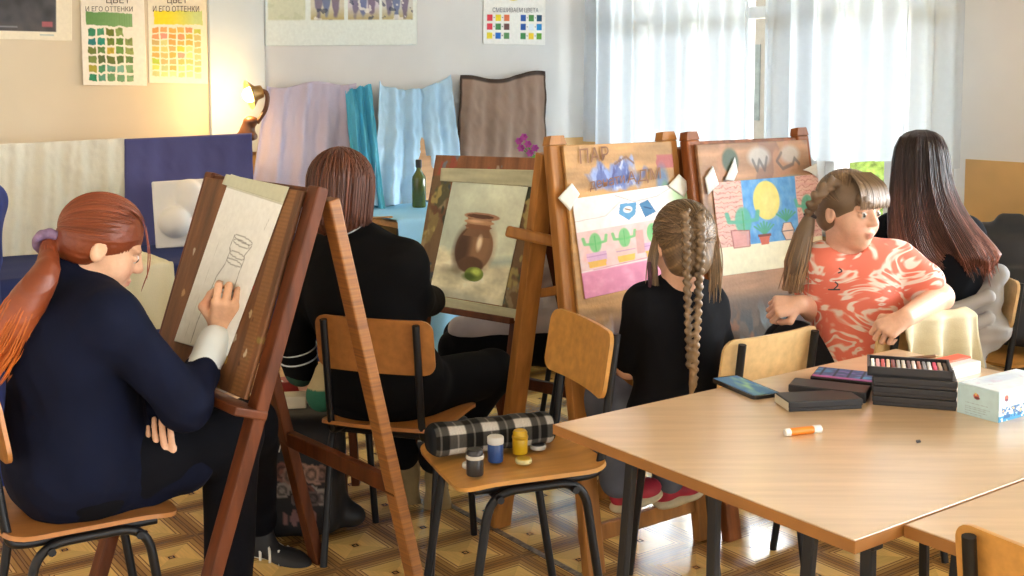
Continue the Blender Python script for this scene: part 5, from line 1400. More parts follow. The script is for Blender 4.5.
def person(label, base, J, skin, shirt, trousers, h=.006, shirt_g=.012, sleeve=2.0, trouser_g=.012, hands=(), head=None, look=None, eyes=False, brow='6a4a34', legs=True, shirt_mat=None, folds_amp=.005, fold_freq=14, hc=.007, iris='4a3a2c', lip='b86a62', shirt_extra=None, arms=('L', 'R'), cutneck=None, ra=None):
    base = np.array(base, float); k = J.get('k', 1.0)
    RA = [x * k for x in (ra or (.047, .038, .027))]; RL = [x * k for x in (.082, .058, .04)]
    S = SDF(base, h, .03); add_torso(S, J, -.004)
    for s in arms: limb(S, J['sh' + s], J['el' + s], J['wr' + s], RA, 0)
    if legs:
        for s in 'LR': limb(S, J['hip' + s], J['kn' + s], J['an' + s], RL, -.004)
    heads = []
    if head is not None:
        hc_, R, sc = head; add_head(S, hc_, R, sc, J['neck'], J.get('nr', .052)); heads = [(np.array(hc_), R, sc)]
    for hd in hands: add_hand(S, *hd[0], **hd[1])
    body = S.build('person', MV('skin', .5, .05, 120, .35), color=skin_colour(skin, heads, lip, brow)); tag(body, label, 'person')
    S = SDF(base, hc, .03); add_torso(S, J, shirt_g)
    for s in arms: limb(S, J['sh' + s], J['el' + s], J['wr' + s], RA, shirt_g, upto=sleeve)
    if shirt_extra: shirt_extra(S)
    if cutneck is not None: S.el(*cutneck, k=.004, op='s')
    ff = folds(int(abs(base[0]) * 100) + 3, fold_freq, folds_amp, (1, 1, .7)); f2 = folds(int(abs(base[0]) * 70) + 9, fold_freq * 2.1, folds_amp * .5, sharp=True)
    S.build('shirt', shirt_mat or M('cloth ' + shirt, shirt, .9, .1, 8, spec=.15), body, disp=lambda P, N: ff(P, N) + f2(P, N) + .002)
    if legs:
        S = SDF(base, hc, .03); S.frame(); Uv = unit(J['ch'] - J['pel']); Rv = unit(J['hipR'] - J['hipL'])
        S.el(J['pel'] - Uv * .03, (.178 * J.get('w', 1) * k, .15 * k, .115 * k), np.stack([Rv, unit(np.cross(Uv, Rv)), Uv], 1), k=.05)
        for s in 'LR': limb(S, J['hip' + s], J['kn' + s], J['an' + s], RL, trouser_g + .004)
        fl_ = folds(int(abs(base[0]) * 90) + 5, 16, .006); S.build('trousers', M('cloth ' + trousers, trousers, .9, .12, 8, spec=.15), body, disp=lambda P, N: fl_(P, N) + .001)
    if eyes: add_eyes(body, base, heads[0][0], R, sc, look or (0, 0), iris)
    return body
def shoe(body, base, heel, toe, up, col, sole='d8d2c0', sc=1.0, stripe=None):
    heel, toe, up = np.array(heel), np.array(toe), unit(up); f = unit(toe - heel); up = unit(up - f * (up @ f)); r = np.cross(f, up); R3 = np.stack([r, f, up], 1); L = np.linalg.norm(toe - heel); m = (heel + toe) / 2
    S = SDF(base, .005, .02).frame(); S.el(m + f * L * .22 + up * .035 * sc, (.043 * sc, L * .30, .034 * sc), R3, k=.03); S.el(m - f * L * .24 + up * .045 * sc, (.036 * sc, L * .25, .045 * sc), R3, k=.03); S.rc(m - f * L * .2 + up * .06 * sc, m - f * L * .24 + up * .10 * sc, .033 * sc, .034 * sc, k=.02)
    o = S.build('shoe', M('shoe ' + col, col, .6, .12, 20), body)
    S = SDF(base, .005, .02).frame(); S.el(m + f * L * .2 + up * .01 * sc, (.048 * sc, L * .33, .02 * sc), R3, k=.03); S.el(m - f * L * .24 + up * .01 * sc, (.040 * sc, L * .28, .022 * sc), R3, k=.03)
    S.build('sole', M('sole ' + sole, sole, .7, .1, 20), o)
    if stripe:
        for s in (-1, 1):
            mb = MB(base)
            for q in ((-.1, .2), (.05, .3), (.2, .36)):
                mb.tube(curve_pts([m + f * L * q[0] + r * s * .040 * sc + up * .024 * sc, m + f * L * (q[0] - .02) + r * s * .036 * sc + up * .042 * sc, m + f * L * (q[0] - .1) + r * s * .018 * sc + up * .062 * sc], 8), .0045 * sc, 6)
            mb.build('shoe_stripe', M('white leather', stripe, .5), o)
    return o
def slerp(a, b, t):
    o = np.arccos(np.clip(a @ b, -1, 1)); 
    if o < 1e-4: return np.tile(a, (len(t), 1))
    return (np.sin((1 - t) * o)[:, None] * a + np.sin(t * o)[:, None] * b) / np.sin(o)
HC0 = np.array([0, -.012, .035]); HR = np.array([.081, .099, .089])
def scalp(d, g=0.0): return HC0 + d / np.linalg.norm(d / (HR + g), axis=-1, keepdims=True)
def groove(hc, R, sc, axis, freq, amp):
    ax = unit(axis)
    def fn(P, N):
        L = (P - hc) @ R / sc; a = np.arctan2(L @ np.cross(ax, [0.3, .1, .9]), L @ np.cross(ax, np.cross(ax, [0.3, .1, .9]))); return amp * (np.sin(a * freq) + .5 * np.sin(a * freq * 2.3 + 1))
    return fn
def hair_cols(base, n, var, seed, tip=None, m=14):
    r = np.random.default_rng(seed); b = lin(hexc(base)); out = []
    for i in range(n):
        f = np.exp(r.normal(0, var)); c = np.tile(b * f, (m, 1))
        if tip is not None: w = np.clip(np.linspace(-.2, 1.1, m), 0, 1)[:, None]; c = c * (1 - w) + lin(hexc(tip)) * np.exp(r.normal(0, var)) * w
        out.append(c)
    return out
def streaks(hc, R, sc, base, kind='hang', axis=None, amp=.0016, freq=46, var=.35, tip=None, z0=0, z1=1):
    """combed hair: pigment and relief that run along the locks"""
    b = lin(hexc(base)); rr = np.random.default_rng(int(freq)); ph = rr.uniform(0, 6.28, 6); fq = freq * np.array([.23, .41, .7, 1., 1.6, 2.3])
    def ang(v):
        L = (v - hc) @ R / sc - HC0
        if kind == 'hang': return np.arctan2(L[:, 0], -L[:, 1]) + .25 * L[:, 2]
        ax = unit(axis); e1 = unit(np.cross(ax, [.2, .1, 1])); e2 = np.cross(ax, e1); return np.arctan2(L @ e1, L @ e2)
    def wave(v):
        a = ang(v); return sum(np.sin(a * f + p) for f, p in zip(fq, ph)) / 3
    def col(v, n):
        c = b * np.exp(var * wave(v))[:, None]
        if tip is not None:
            w = np.clip((hc[2] - v[:, 2] - z0) / (z1 - z0), 0, 1)[:, None]; c = c * (1 - w) + lin(hexc(tip)) * np.exp(var * wave(v))[:, None] * w
        return c
    return col, (lambda P, N: amp * wave(P))
m_hair = MV('hair', .45, .1, 200, .5)
def to_w(P, hc, R, sc): return hc + (P @ R.T) * sc

# ---------------------------------------------------------------- red-haired girl at the left easel
fF = unit((.84, .54, 0)); fR = np.array([fF[1], -fF[0], 0])
J = dict(pel=np.array([-1.08, 2.82, .56]), ch=np.array([-1.085, 2.83, .85]), neck=A(84, 279, 2.85), w=1.16, d=1.28)
J['shR'] = A(112, 322, 2.72); J['shL'] = J['shR'] - fR * .30 + fF * .02
J['elR'] = A(186, 402, 2.74); hitp = np.array(hit(232, 297, P1 + N1 * .03, N1))
J['wrR'] = A(221, 331, 2.94)
J['elL'] = J['shL'] + fF * .12 + np.array([0, 0, -.25]); J['wrL'] = A(166, 472, 2.815)
J['hipR'] = J['pel'] + fR * .09 + np.array([0, 0, -.03]); J['hipL'] = J['pel'] - fR * .09 + np.array([0, 0, -.03])
J['knR'] = A(232, 436, 2.95); J['knL'] = A(250, 425, 3.25); J['anR'] = A(228, 640, 2.98); J['anL'] = A(258, 520, 3.56)
J['anR'][2] = .1
base = np.array([J['pel'][0], J['pel'][1], 0])
hd = A(102, 247, 2.86); HR_ = frame3(20, -24, 3); hs = 1.03
hfor = unit(hitp + np.array([0, 0, -.005]) - J['wrR'])
J['nr'] = .046
g1 = person('person with long red ponytail in a navy jacket drawing at the left easel', base, J, 'd9ab8c', '0d1226', '0a0b12', h=.0038, shirt_g=.02, sleeve=1.42, head=(hd, HR_, hs), eyes=True, look=(.2, -.3), brow='7a4a30', folds_amp=.011, fold_freq=10, shirt_extra=lambda S: (S.rc(J['pel'] + (0, 0, .06), J['pel'] + fR * .03 + (0, 0, .0), .165, .155), S.rc(A(105, 468, 2.82), A(182, 462, 2.87), .125, .085), S.rc(J['neck'] + (-.01, 0, -.05), J['neck'] + (-.03, -.005, .028), .078, .06)),
    hands=[((J['wrR'], hfor, (.35, -.85, .35), -1), dict(sc=1.12, curl=[.85, .95, 1.0, 1.05], thumb=.8, wrist=.023)), ((J['wrL'], (-.03, -.40, .92), (.05, -.92, -.40), 1), dict(sc=.9, curl=[.12, .15, .18, .2], spread=.03, thumb=None))])
S = SDF(base, .005, .02).frame()
d_ = unit(J['wrR'] - J['elR']); S.rc(J['elR'] + d_ * .06, J['wrR'] - d_ * .045, .043, .037); S.rc(J['wrR'] - d_ * .06, J['wrR'] - d_ * .038, .039, .039)
S.build('shirt_cuff', M('white cotton', 'd5dcdc', .8, .05), g1, disp=folds(4, 30, .003))
S = SDF(base, .005, .02).frame(); S.rc(J['neck'] + (0, 0, -.035), J['neck'] + (0, .0, .005), .068, .056); S.rc(J['neck'] + (-.03, 0, -.03), J['neck'] + (-.03, 0, .03), .03, .02); S.build('shirt_collar', M('white cotton', 'd5dcdc'), g1)
# hair pulled back into a tail
tie = unit((-.0, -.93, -.24)); S = SDF(base, .005, .012).frame(hd, HR_, hs)
S.el((0, -.016, .037), (.083, .098, .088)); S.el((0, -.045, -.01), (.07, .062, .06), k=.02); S.el((0, .132, -.06), (.085, .082, .088), op='s', k=.01); S.el((.085, .02, -.055), (.03, .042, .045), op='s', k=.008); S.el((-.085, .015, -.055), (.035, .05, .05), op='s', k=.008)
S.el((0, -.03, -.1), (.06, .07, .06), op='s', k=.01)
T0 = np.array([0, -.118, -.028]); S.frame(); T0w = to_w(T0, hd, HR_, hs)
tail = curve_pts([T0w, A(46, 272, 2.72), A(27, 303, 2.69), A(8, 338, 2.68), A(-14, 366, 2.69)], 14)
S.chain(list(tail), [.018, .019, .022, .027, .032, .037, .041, .044, .046, .046, .044, .04, .034, .02], k=.01)
r = np.random.default_rng(1); P_, n_ = [], 420
for i in range(n_):
    d0 = unit((r.uniform(-1, 1), r.uniform(-.2, .75), r.uniform(-.05, 1)))
    if d0[1] > .35 and d0[2] < .45: d0 = unit((d0[0], .2, .8))
    t = np.linspace(0, 1, 14); D = slerp(d0, tie, t); P_.append(to_w(scalp(D, .003 + .003 * r.random()), hd, HR_, hs))
for i in range(260):
    a, rr_ = r.uniform(0, 6.28), r.uniform(.55, 1.08); T = np.gradient(tail, axis=0); T /= np.linalg.norm(T, axis=1, keepdims=True); A1 = np.cross(T, [0, 1, .2]); A1 /= np.linalg.norm(A1, axis=1, keepdims=True); B1 = np.cross(T, A1)
    rad = np.interp(np.linspace(0, 1, 14), [0, .2, .6, 1], [.014, .022, .046, .05 * r.uniform(.3, 1.6)])[:, None] * rr_; P_.append(tail + (A1 * math.cos(a) + B1 * math.sin(a)) * rad + r.normal(0, .0012, (14, 3)))
# loose locks by the face
for q in ([(146, 226), (150, 262), (141, 292)], [(144, 222), (148, 250), (147, 280)]): P_.append(curve_pts([A(x, y, 2.80) for x, y in q], 14))
cc = hair_cols('7a3a1c', 420, .18, 2) + hair_cols('8a3e1a', 260, .2, 3, 'd0702a') + hair_cols('8a3e1a', 2, .1, 4)
hb = lin(hexc('743417')); tipc = lin(hexc('c4602a'))
def hcol(v, n):
    w = np.clip((.5 * (hd[0] - v[:, 0]) + (hd[2] - v[:, 2]) - .12) / .3, 0, 1)[:, None]; return hb * (1 - w) + tipc * w
S.build('hair', m_hair, g1, disp=streaks(hd, HR_, hs, '743417', 'tie', tie, .0012)[1], color=hcol, extra=strips(base, P_, [.0017] * 420 + [.0018] * 260 + [.0015] * 2, cc))
S = SDF(base, .004, .008).frame(); r = np.random.default_rng(5); tx = unit(tail[1] - tail[0]); a1 = unit(np.cross(tx, [0, 1, 0])); b1_ = np.cross(tx, a1)
for i in range(16):
    a = i * .3927; S.el(T0w + tx * (.006 + .006 * (i % 2)) + (a1 * math.cos(a) + b1_ * math.sin(a)) * .027, (.011, .011, .012))
S.build('scrunchie', M('mauve satin', '7a6282', .5, .25, 60), g1)
shoe(g1, base, J['anL'] + (-.06, .05, -.13), J['anL'] + (.14, -.08, -.155) + (.03, 0, 0), (0, 0, 1), '1a1a1c', 'cfc8b8', 1.05, stripe='d8d4c8')
shoe(g1, base, J['anR'] + (-.03, -.03, -.09), J['anR'] + (.18, .1, -.09), (0, 0, 1), '1a1a1c', 'cfc8b8', 1.0)
pp = np.array(hit(223, 281, P1 + N1 * .004, N1)); pe = A(213, 298, 2.9)
t = thing('charcoal_pencil', 'short dark pencil held against the jug drawing', 'pencil', pp)
mb = MB(pp); d_ = Vector(pe) - Vector(pp); mb.tube([Vector(pp) + d_ * .15, pe], .0042, 8); mb.build('shaft', M('black lacquer', '1c1a1a', .35), t, True)
mb = MB(pp); mb.tube([pp, Vector(pp) + d_ * .16], [.0008, .004], 8); mb.build('tip', M('bare wood', 'c8a070'), t, True)
# ---------------------------------------------------------------- person in black at the second easel
J = dict(pel=np.array([-.40, 3.62, .54]), ch=A(358, 285, 3.60), neck=A(352, 236, 3.60), w=1.12, d=1.05)
J['shL'] = A(308, 262, 3.68); J['shR'] = A(404, 266, 3.54); J['elL'] = A(293, 330, 3.66); J['wrL'] = A(302, 373, 3.70); J['elR'] = A(414, 300, 3.62); J['wrR'] = A(432, 300, 3.9)
J['hipL'] = np.array([-.47, 3.66, .52]); J['hipR'] = np.array([-.30, 3.62, .52]); J['knL'] = A(372, 388, 4.05); J['knR'] = A(492, 372, 3.92); J['anL'] = A(404, 455, 3.98); J['anR'] = A(434, 458, 3.86)
base = np.array([-.40, 3.62, 0]); hd = A(342, 194, 3.60); HR_ = frame3(70, -10, 0); hs = 1.0
g2 = person('person with a chin-length auburn bob, in black, seated with back to us', base, J, 'd6a88c', '0b0b0d', '0c0d10', h=.005, shirt_g=.026, sleeve=1.86, head=(hd, HR_, hs), folds_amp=.006, fold_freq=10,
    hands=[((J['wrL'], (.05, .25, -1), (-.75, -.6, 0), -1), dict(sc=.95, curl=.35, thumb=.3))])
S = SDF(base, .005, .02).frame(); d_ = unit(J['wrL'] - J['elL'])
S.rc(J['wrL'] - d_ * .06, J['wrL'] - d_ * .012, .057, .055); S.build('green_cuff', M('bottle green knit', '1f4434', .85, .1), g2)
for f_s in (.40, .62):
    mb = MB(base); c_ = J['elL'] + (J['wrL'] - J['elL']) * f_s; a1 = unit(np.cross(d_, [1, 0, 0])); b1_ = np.cross(d_, a1)
    mb.tube([c_ + (a1 * math.cos(x) + b1_ * math.sin(x)) * (.0665 - .006 * f_s) for x in np.linspace(0, 6.28, 28, endpoint=False)], .0026, 6, closed=True); mb.build('sleeve_stripe', M('white cotton', 'd5dcdc'), g2, True)
S = SDF(base, .005, .02).frame(); S.rc(J['neck'] + (0, -.01, -.01), J['neck'] + (0, 0, .03), .075, .064); S.build('collar', M('grey white cotton', 'b9bcc2', .8), g2, disp=folds(8, 30, .004))
def hang(azl, drop, out, r, hc, R, sc, z_end, inward=.0, m=14):
    """a lock: from the parting over the crown, then straight down"""
    P_ = []
    for a in azl:
        d0 = unit((r.uniform(-.12, .12), r.uniform(-.35, .35), 1)); d1 = np.array([math.sin(a), -math.cos(a), r.uniform(-.12, .1)]); d1 = unit(d1)
        m1 = m // 2; D = slerp(d0, d1, np.linspace(0, 1, m1)); Q = scalp(D, out * r.uniform(.3, 1)); e = Q[-1]; dz = np.linspace(0, 1, m - m1 + 1)[1:]
        ze = z_end + r.normal(0, .008); q2 = np.stack([e[0] * (1 - inward * dz ** 2), e[1] * (1 - inward * dz ** 2) + 0 * dz, e[2] + (ze - e[2]) * dz], 1); P_.append(to_w(np.concatenate([Q, q2]), hc, R, sc))
    return P_
S = SDF(base, .006, .02).frame(hd, HR_, hs)
S.el((0, -.018, .037), (.088, .104, .092)); S.rc((0, -.04, .0), (0, -.05, -.066), .082, .074, k=.03); S.rc((.05, -.01, 0), (.052, -.02, -.075), .045, .036, k=.03); S.rc((-.05, -.01, 0), (-.052, -.02, -.075), .045, .036, k=.03)
S.el((0, .12, -.05), (.07, .07, .085), op='s', k=.01); S.el((0, .02, -.15), (.075, .09, .05), op='s', k=.02)
r = np.random.default_rng(7); P_ = hang(r.uniform(-2.1, 2.1, 560), 0, .022, r, hd, HR_, hs, -.09, .03)
cs_, ds_ = streaks(hd, HR_, hs, '55301f', amp=.0026, freq=40)
S.build('hair', m_hair, g2, disp=ds_, color=cs_, extra=strips(base, P_, [.0026] * len(P_), hair_cols('5c3424', len(P_), .36, 8)))
for nm, a_, t_, n_ in (('R', (436, 470, 3.90), (438, 527, 3.98), (0, -1, -.1)), ('L', (408, 468, 3.99), (408, 529, 4.02), (0, -1, -.1))):
    shoe(g2, base, A(*a_) + (0, -.01, .03), A(*t_) + (0, .0, 0), (0, 1, .15), 'a8946f', '9a875f', 1.05)
# ---------------------------------------------------------------- braided girl
J = dict(pel=np.array([.46, 3.27, .52]), ch=np.array([.476, 3.235, .80]), neck=A(681, 287, 3.22), k=.86, w=.9)
J['shL'] = A(645, 304, 3.20); J['shR'] = A(706, 305, 3.28); J['elL'] = A(628, 366, 3.28); J['wrL'] = A(645, 360, 3.46); J['elR'] = A(722, 356, 3.34); J['wrR'] = A(705, 352, 3.5)
J['hipL'] = J['pel'] + (-.07, 0, -.03); J['hipR'] = J['pel'] + (.07, .02, -.03); J['knL'] = A(606, 398, 3.50); J['knR'] = A(668, 400, 3.62); J['anL'] = A(618, 480, 3.44); J['anR'] = A(668, 478, 3.60)
base = np.array([.46, 3.27, 0]); hd = A(683, 245, 3.21); HR_ = frame3(103, -6, 0); hs = 1.0
g3 = person('child with a long fair braid and black tee, seated with back to us', base, J, 'dcae94', '0d0e13', '5f6470', h=.005, shirt_g=.012, sleeve=.86, head=(hd, HR_, hs), folds_amp=.005, hands=[((J['wrL'], (.3, 1, .1), (-.3, 0, 1), 1), dict(sc=.8, curl=.5)), ((J['wrR'], (-.2, 1, .1), (0, 0, 1), -1), dict(sc=.8, curl=.5))])
S = SDF(base, .005, .012).frame(hd, HR_, hs)
S.el((0, -.016, .037), (.083, .1, .088)); S.el((0, -.04, -.035), (.066, .062, .06), k=.03); S.el((0, .125, -.04), (.08, .07, .09), op='s', k=.01); S.el((0, -.01, -.13), (.07, .09, .05), op='s', k=.015)
S.frame(); top = to_w(np.array([.022, -.10, .068]), hd, HR_, hs)
def braid(S, pts, r0, r1, step=.017, seed=0):
    pts = np.array(pts); seg = np.linalg.norm(np.diff(pts, axis=0), axis=1); cum = np.r_[0, np.cumsum(seg)]; L = cum[-1]; n = int(L / step); cen = []
    for i in range(n):
        s_ = i * step; p = np.array([np.interp(s_, cum, pts[:, q]) for q in range(3)]); q_ = np.array([np.interp(min(s_ + .01, L), cum, pts[:, q]) for q in range(3)]); t = unit(q_ - p); sd = unit(np.cross(t, [0.1, -1, .05])); rr = r0 + (r1 - r0) * s_ / L
        sg = 1 if i % 2 else -1; ax = unit(t * .8 + sd * -sg * .62); o3 = unit(np.cross(ax, [0, -1, 0])); R3 = np.stack([o3, ax, np.cross(o3, ax)], 1)
        S.el(p + sd * sg * rr * .42, (rr * .66, rr * 1.1, rr * .8), R3, k=.003)
        S.rc(p, q_, rr * .5, rr * .5, k=.003)
    return S
bA = curve_pts([A(685, 212, 3.105), A(686, 240, 3.085), A(687, 275, 3.10), A(688, 310, 3.105), A(689, 345, 3.105), A(689, 372, 3.115)], 24)
bB = curve_pts([A(700, 213, 3.11), A(701, 245, 3.095), A(699, 280, 3.105), A(698, 312, 3.11), A(696, 345, 3.105), A(694, 390, 3.115)], 24)
braid(S, bA, .0125, .0095, .0115); braid(S, bB, .013, .009, .0115)
S.chain([A(692, 368, 3.12), A(693, 384, 3.12), A(690, 398, 3.125)], [.008, .011, .004], k=.004)
r = np.random.default_rng(9); P_ = []
for i in range(420):
    d0 = unit((r.uniform(-1, 1), r.uniform(-.1, .9), r.uniform(-.35, .9))); D = slerp(d0, unit((.12 * (1 if d0[0] > 0 else .4), -.95, r.uniform(-.35, .5))), np.linspace(0, 1, 14)); P_.append(to_w(scalp(D, .0035 * r.random() + .001), hd, HR_, hs))
for i in range(60):
    x = r.uniform(710, 724) if i % 2 else r.uniform(648, 658); P_.append(curve_pts([A(x - (8 if i % 2 else -8), 225, 3.2), A(x, 258, 3.17), A(x + r.normal(0, 2), 292 + r.uniform(-12, 12), 3.17)], 14))
S.build('hair', m_hair, g3, color=lambda v, n: streaks(hd, HR_, hs, '6b563e', 'tie', (.12, -.95, .1), var=.5)[0](v, n) * np.where((np.hypot(v[:, 0] - hd[0] - .02, v[:, 2] - hd[2]) > .16)[:, None], 1.5, 1.0), disp=None, extra=strips(base, P_, [.0017] * len(P_), hair_cols('6a553d', len(P_), .42, 10)))
mb = MB(base); mb.tube(curve_pts([A(649, 262, 3.17), A(650, 278, 3.16), A(649, 293, 3.17), A(647, 300, 3.18)], 14), [.006] * 6 + [.005] * 5 + [.004, .003, .001], 8); mb.build('side_braid', M('dark plum ribbon', '4a2430', .6, .2, 80), g3, True)
shoe(g3, base, A(612, 512, 3.44), A(660, 494, 3.52), (0, 0, 1), 'a8283c', 'cdbf9c', .95)
shoe(g3, base, A(655, 508, 3.60), A(702, 492, 3.66), (0, 0, 1), 'a8283c', 'cdbf9c', .95)
# ---------------------------------------------------------------- girl in coral
def coral():
    m = bpy.data.materials.new('coral marbled cotton'); m.use_nodes = True; n, l = m.node_tree.nodes, m.node_tree.links; b = n['Principled BSDF']
    tc = n.new('ShaderNodeTexCoord'); mp = n.new('ShaderNodeMapping'); mp.inputs['Scale'].default_value = (.8, 1, 1.5); n1 = n.new('ShaderNodeTexNoise'); n1.inputs['Scale'].default_value = 7; n1.inputs['Detail'].default_value = 2.5; n1.inputs['Distortion'].default_value = 1.6
    l.new(tc.outputs['Object'], mp.inputs[0]); l.new(mp.outputs[0], n1.inputs['Vector'])
    mm = n.new('ShaderNodeMath'); mm.operation = 'MULTIPLY'; mm.inputs[1].default_value = 5.0; l.new(n1.outputs[0], mm.inputs[0]); fr = n.new('ShaderNodeMath'); fr.operation = 'PINGPONG'; fr.inputs[1].default_value = .5; l.new(mm.outputs[0], fr.inputs[0])
    rp = n.new('ShaderNodeValToRGB'); e = rp.color_ramp.elements; e[0].position = 0.09; e[0].color = (*lin(hexc('ecd9cf')), 1); e[1].position = .27; e[1].color = (*lin(hexc('e67a66')), 1); q = e.new(.18); q.color = (*lin(hexc('e9a795')), 1); l.new(fr.outputs[0], rp.inputs[0]); l.new(rp.outputs[0], b.inputs['Base Color']); b.inputs['Roughness'].default_value = .85; return m
J = dict(pel=np.array([1.06, 3.57, .53]), ch=A(862, 290, 3.54), neck=A(846, 252, 3.53), k=.93, w=.95, d=.95, nr=.05)
J['shR'] = A(822, 266, 3.50); J['shL'] = A(896, 264, 3.55); J['elL'] = A(939, 297, 3.50); J['wrL'] = A(905, 318, 3.29); J['elR'] = A(814, 308, 3.56); J['wrR'] = A(800, 304, 3.44)
J['hipL'] = J['pel'] + (.0, -.08, -.03); J['hipR'] = J['pel'] + (-.02, .09, -.03); J['knL'] = A(795, 345, 3.5); J['knR'] = A(785, 345, 3.75); J['anL'] = np.array([.98, 3.50, .24]); J['anR'] = np.array([.95, 3.80, .24])
base = np.array([1.06, 3.57, 0]); hd = A(849, 211, 3.49); HR_ = frame3(-57, -4, 0); hs = 1.0
g4 = person('child in a coral marbled tee, turned round with arm over the chair back', base, J, 'e3b59c', 'e67a66', '1c1d22', h=.0036, shirt_g=.014, sleeve=.55, head=(hd, HR_, hs), eyes=True, look=(.25, .05), brow='7a6450', folds_amp=.004, shirt_mat=coral(), iris='5a5248', lip='cc8074', ra=(.05, .043, .03),
    hands=[((J['wrL'], (-.8, -.25, -.35), (-.15, -.6, .8), 1), dict(sc=.9, curl=[.9, .95, 1, 1], thumb=.6)), ((J['wrR'], (-1, -.2, -.05), (-.1, -.75, .65), -1), dict(sc=.9, curl=[1.0, 1.05, 1.05, 1.05], thumb=.9))],
    shirt_extra=lambda S: (S.rc(J['shL'], J['elL'] * .6 + J['shL'] * .4, .06, .066), S.rc(J['shR'], J['elR'] * .6 + J['shR'] * .4, .06, .062), S.rc(A(856, 300, 3.53), A(857, 352, 3.53), .125, .128)), cutneck=(J['neck'] + (-.01, -.02, .03), (.066, .075, .04)))
mb = MB(base)
for pts in ([(833, 290), (838, 285), (835, 282)], [(828, 289.5), (840, 289.5)], [(838, 273), (842, 271), (839, 268)]): mb.tube(curve_pts([A(x, y, 3.392) for x, y in pts], 6), .0022, 5)
mb.build('shirt_print', m_black, g4)
S = SDF(base, .0045, .012).frame(hd, HR_, hs)
S.el((0, -.016, .037), (.083, .1, .089)); S.el((0, -.05, -.02), (.066, .056, .06), k=.03); S.el((0, .115, -.055), (.085, .075, .082), op='s', k=.008); S.el((.085, .012, -.06), (.035, .05, .05), op='s', k=.008); S.el((-.085, .012, -.06), (.035, .05, .05), op='s', k=.008); S.el((0, -.01, -.13), (.07, .09, .05), op='s', k=.015)
S.rc((-.045, .084, .052), (.045, .084, .052), .018, k=.012); S.rc((0, .090, .05), (0, .094, .032), .015, .012, k=.012); S.rc((-.035, .083, .05), (-.036, .087, .030), .014, .01, k=.012); S.rc((.035, .083, .05), (.036, .087, .030), .014, .01, k=.012)
S.frame()
bC = curve_pts([A(835, 181, 3.44), A(822, 191, 3.42), A(813, 203, 3.44), A(810, 216, 3.48)], 16); braid(S, bC, .019, .016, .016)
tl = curve_pts([A(810, 216, 3.48), A(803, 238, 3.47), A(797, 262, 3.46), A(791, 292, 3.45)], 14); S.chain(list(tl), list(np.interp(np.linspace(0, 1, 14), [0, .25, .7, 1], [.014, .026, .03, .008])), k=.008)
r = np.random.default_rng(11); P_ = []
for i in range(330):
    d0 = unit((r.uniform(-1, 1), r.uniform(-.2, .8), r.uniform(.0, 1)))
    if d0[1] > .45 and d0[2] < .5: d0 = unit((d0[0], .3, .8))
    D = slerp(d0, unit((-.72, -.6, .15)), np.linspace(0, 1, 14)); P_.append(to_w(scalp(D, .0035), hd, HR_, hs))
for i in range(130):                                   # fringe
    x = r.uniform(-.062, .062); y = .104 - 2.6 * x * x; P_.append(to_w(curve_pts([(x * .75, .03, .122), (x * .95, y - .018, .092), (x, y, .055), (x * 1.03, y + .001, .026 + r.uniform(-.005, .005))], 14), hd, HR_, hs))
for i in range(130):
    a, q = r.uniform(0, 6.28), r.uniform(.5, 1.15); T = np.gradient(tl, axis=0); T /= np.linalg.norm(T, axis=1, keepdims=True); A1 = np.cross(T, [0, 1, .2]); B1 = np.cross(T, A1); rad = np.interp(np.linspace(0, 1, 14), [0, .3, .7, 1], [.012, .026, .033, .03 * r.uniform(.2, 1.6)])[:, None] * q; P_.append(tl + (A1 * math.cos(a) + B1 * math.sin(a)) * rad)
S.build('hair', m_hair, g4, color=lambda v, n: np.tile(lin(hexc('6e5b48')), (len(v), 1)) * (1 + .25 * folds(6, 60, 1)(v, n))[:, None], extra=strips(base, P_, [.0017] * len(P_), hair_cols('7c6650', 460, .3, 12) + hair_cols('6f5a44', 130, .25, 13, '9a7a58')))
mb = MB(base); a_ = unit(tl[1] - tl[0]); a1 = unit(np.cross(a_, [0, 1, 0])); b1_ = np.cross(a_, a1); mb.tube([tl[0] + (a1 * math.cos(x) + b1_ * math.sin(x)) * .016 for x in np.linspace(0, 6.28, 20, endpoint=False)], .005, 6, closed=True); mb.build('hair_tie', m_black, g4, True)
for s in 'LR': shoe(g4, base, J['an' + s] + (.05, 0, -.09), J['an' + s] + (-.17, .03, -.09), (0, 0, 1), '2a2a30', 'cfc8b8', .9)
# ---------------------------------------------------------------- long-haired person by the window
J = dict(pel=np.array([1.54, 4.15, .54]), ch=A(935, 262, 4.12), neck=A(924, 215, 4.12), w=1.02)
J['shL'] = A(893, 232, 4.14); J['shR'] = A(964, 236, 4.10); J['elL'] = A(890, 292, 4.25); J['wrL'] = A(900, 310, 4.42); J['elR'] = A(975, 300, 4.2); J['wrR'] = A(950, 320, 4.4)
J['hipL'] = J['pel'] + (-.08, 0, -.02); J['hipR'] = J['pel'] + (.08, .02, -.02); J['knL'] = J['pel'] + (-.22, .36, -.02); J['knR'] = J['pel'] + (-.02, .42, -.02); J['anL'] = J['knL'] + (0, .04, -.42); J['anR'] = J['knR'] + (0, .04, -.42)
base = np.array([1.54, 4.15, 0]); hd = A(921, 172, 4.15); HR_ = frame3(98, 4, 0); hs = 1.08
g5 = person('person with very long dark hair and a black top beside the window, back to us', base, J, 'dcb29c', '10141b', '8f9296', h=.0065, shirt_g=.012, sleeve=1.9, head=(hd, HR_, hs), folds_amp=.004, hands=[((J['wrL'], (0, 1, -.2), (0, .2, 1), 1), dict(sc=.9, curl=.4)), ((J['wrR'], (0, 1, -.2), (0, .2, 1), -1), dict(sc=.9, curl=.4))])
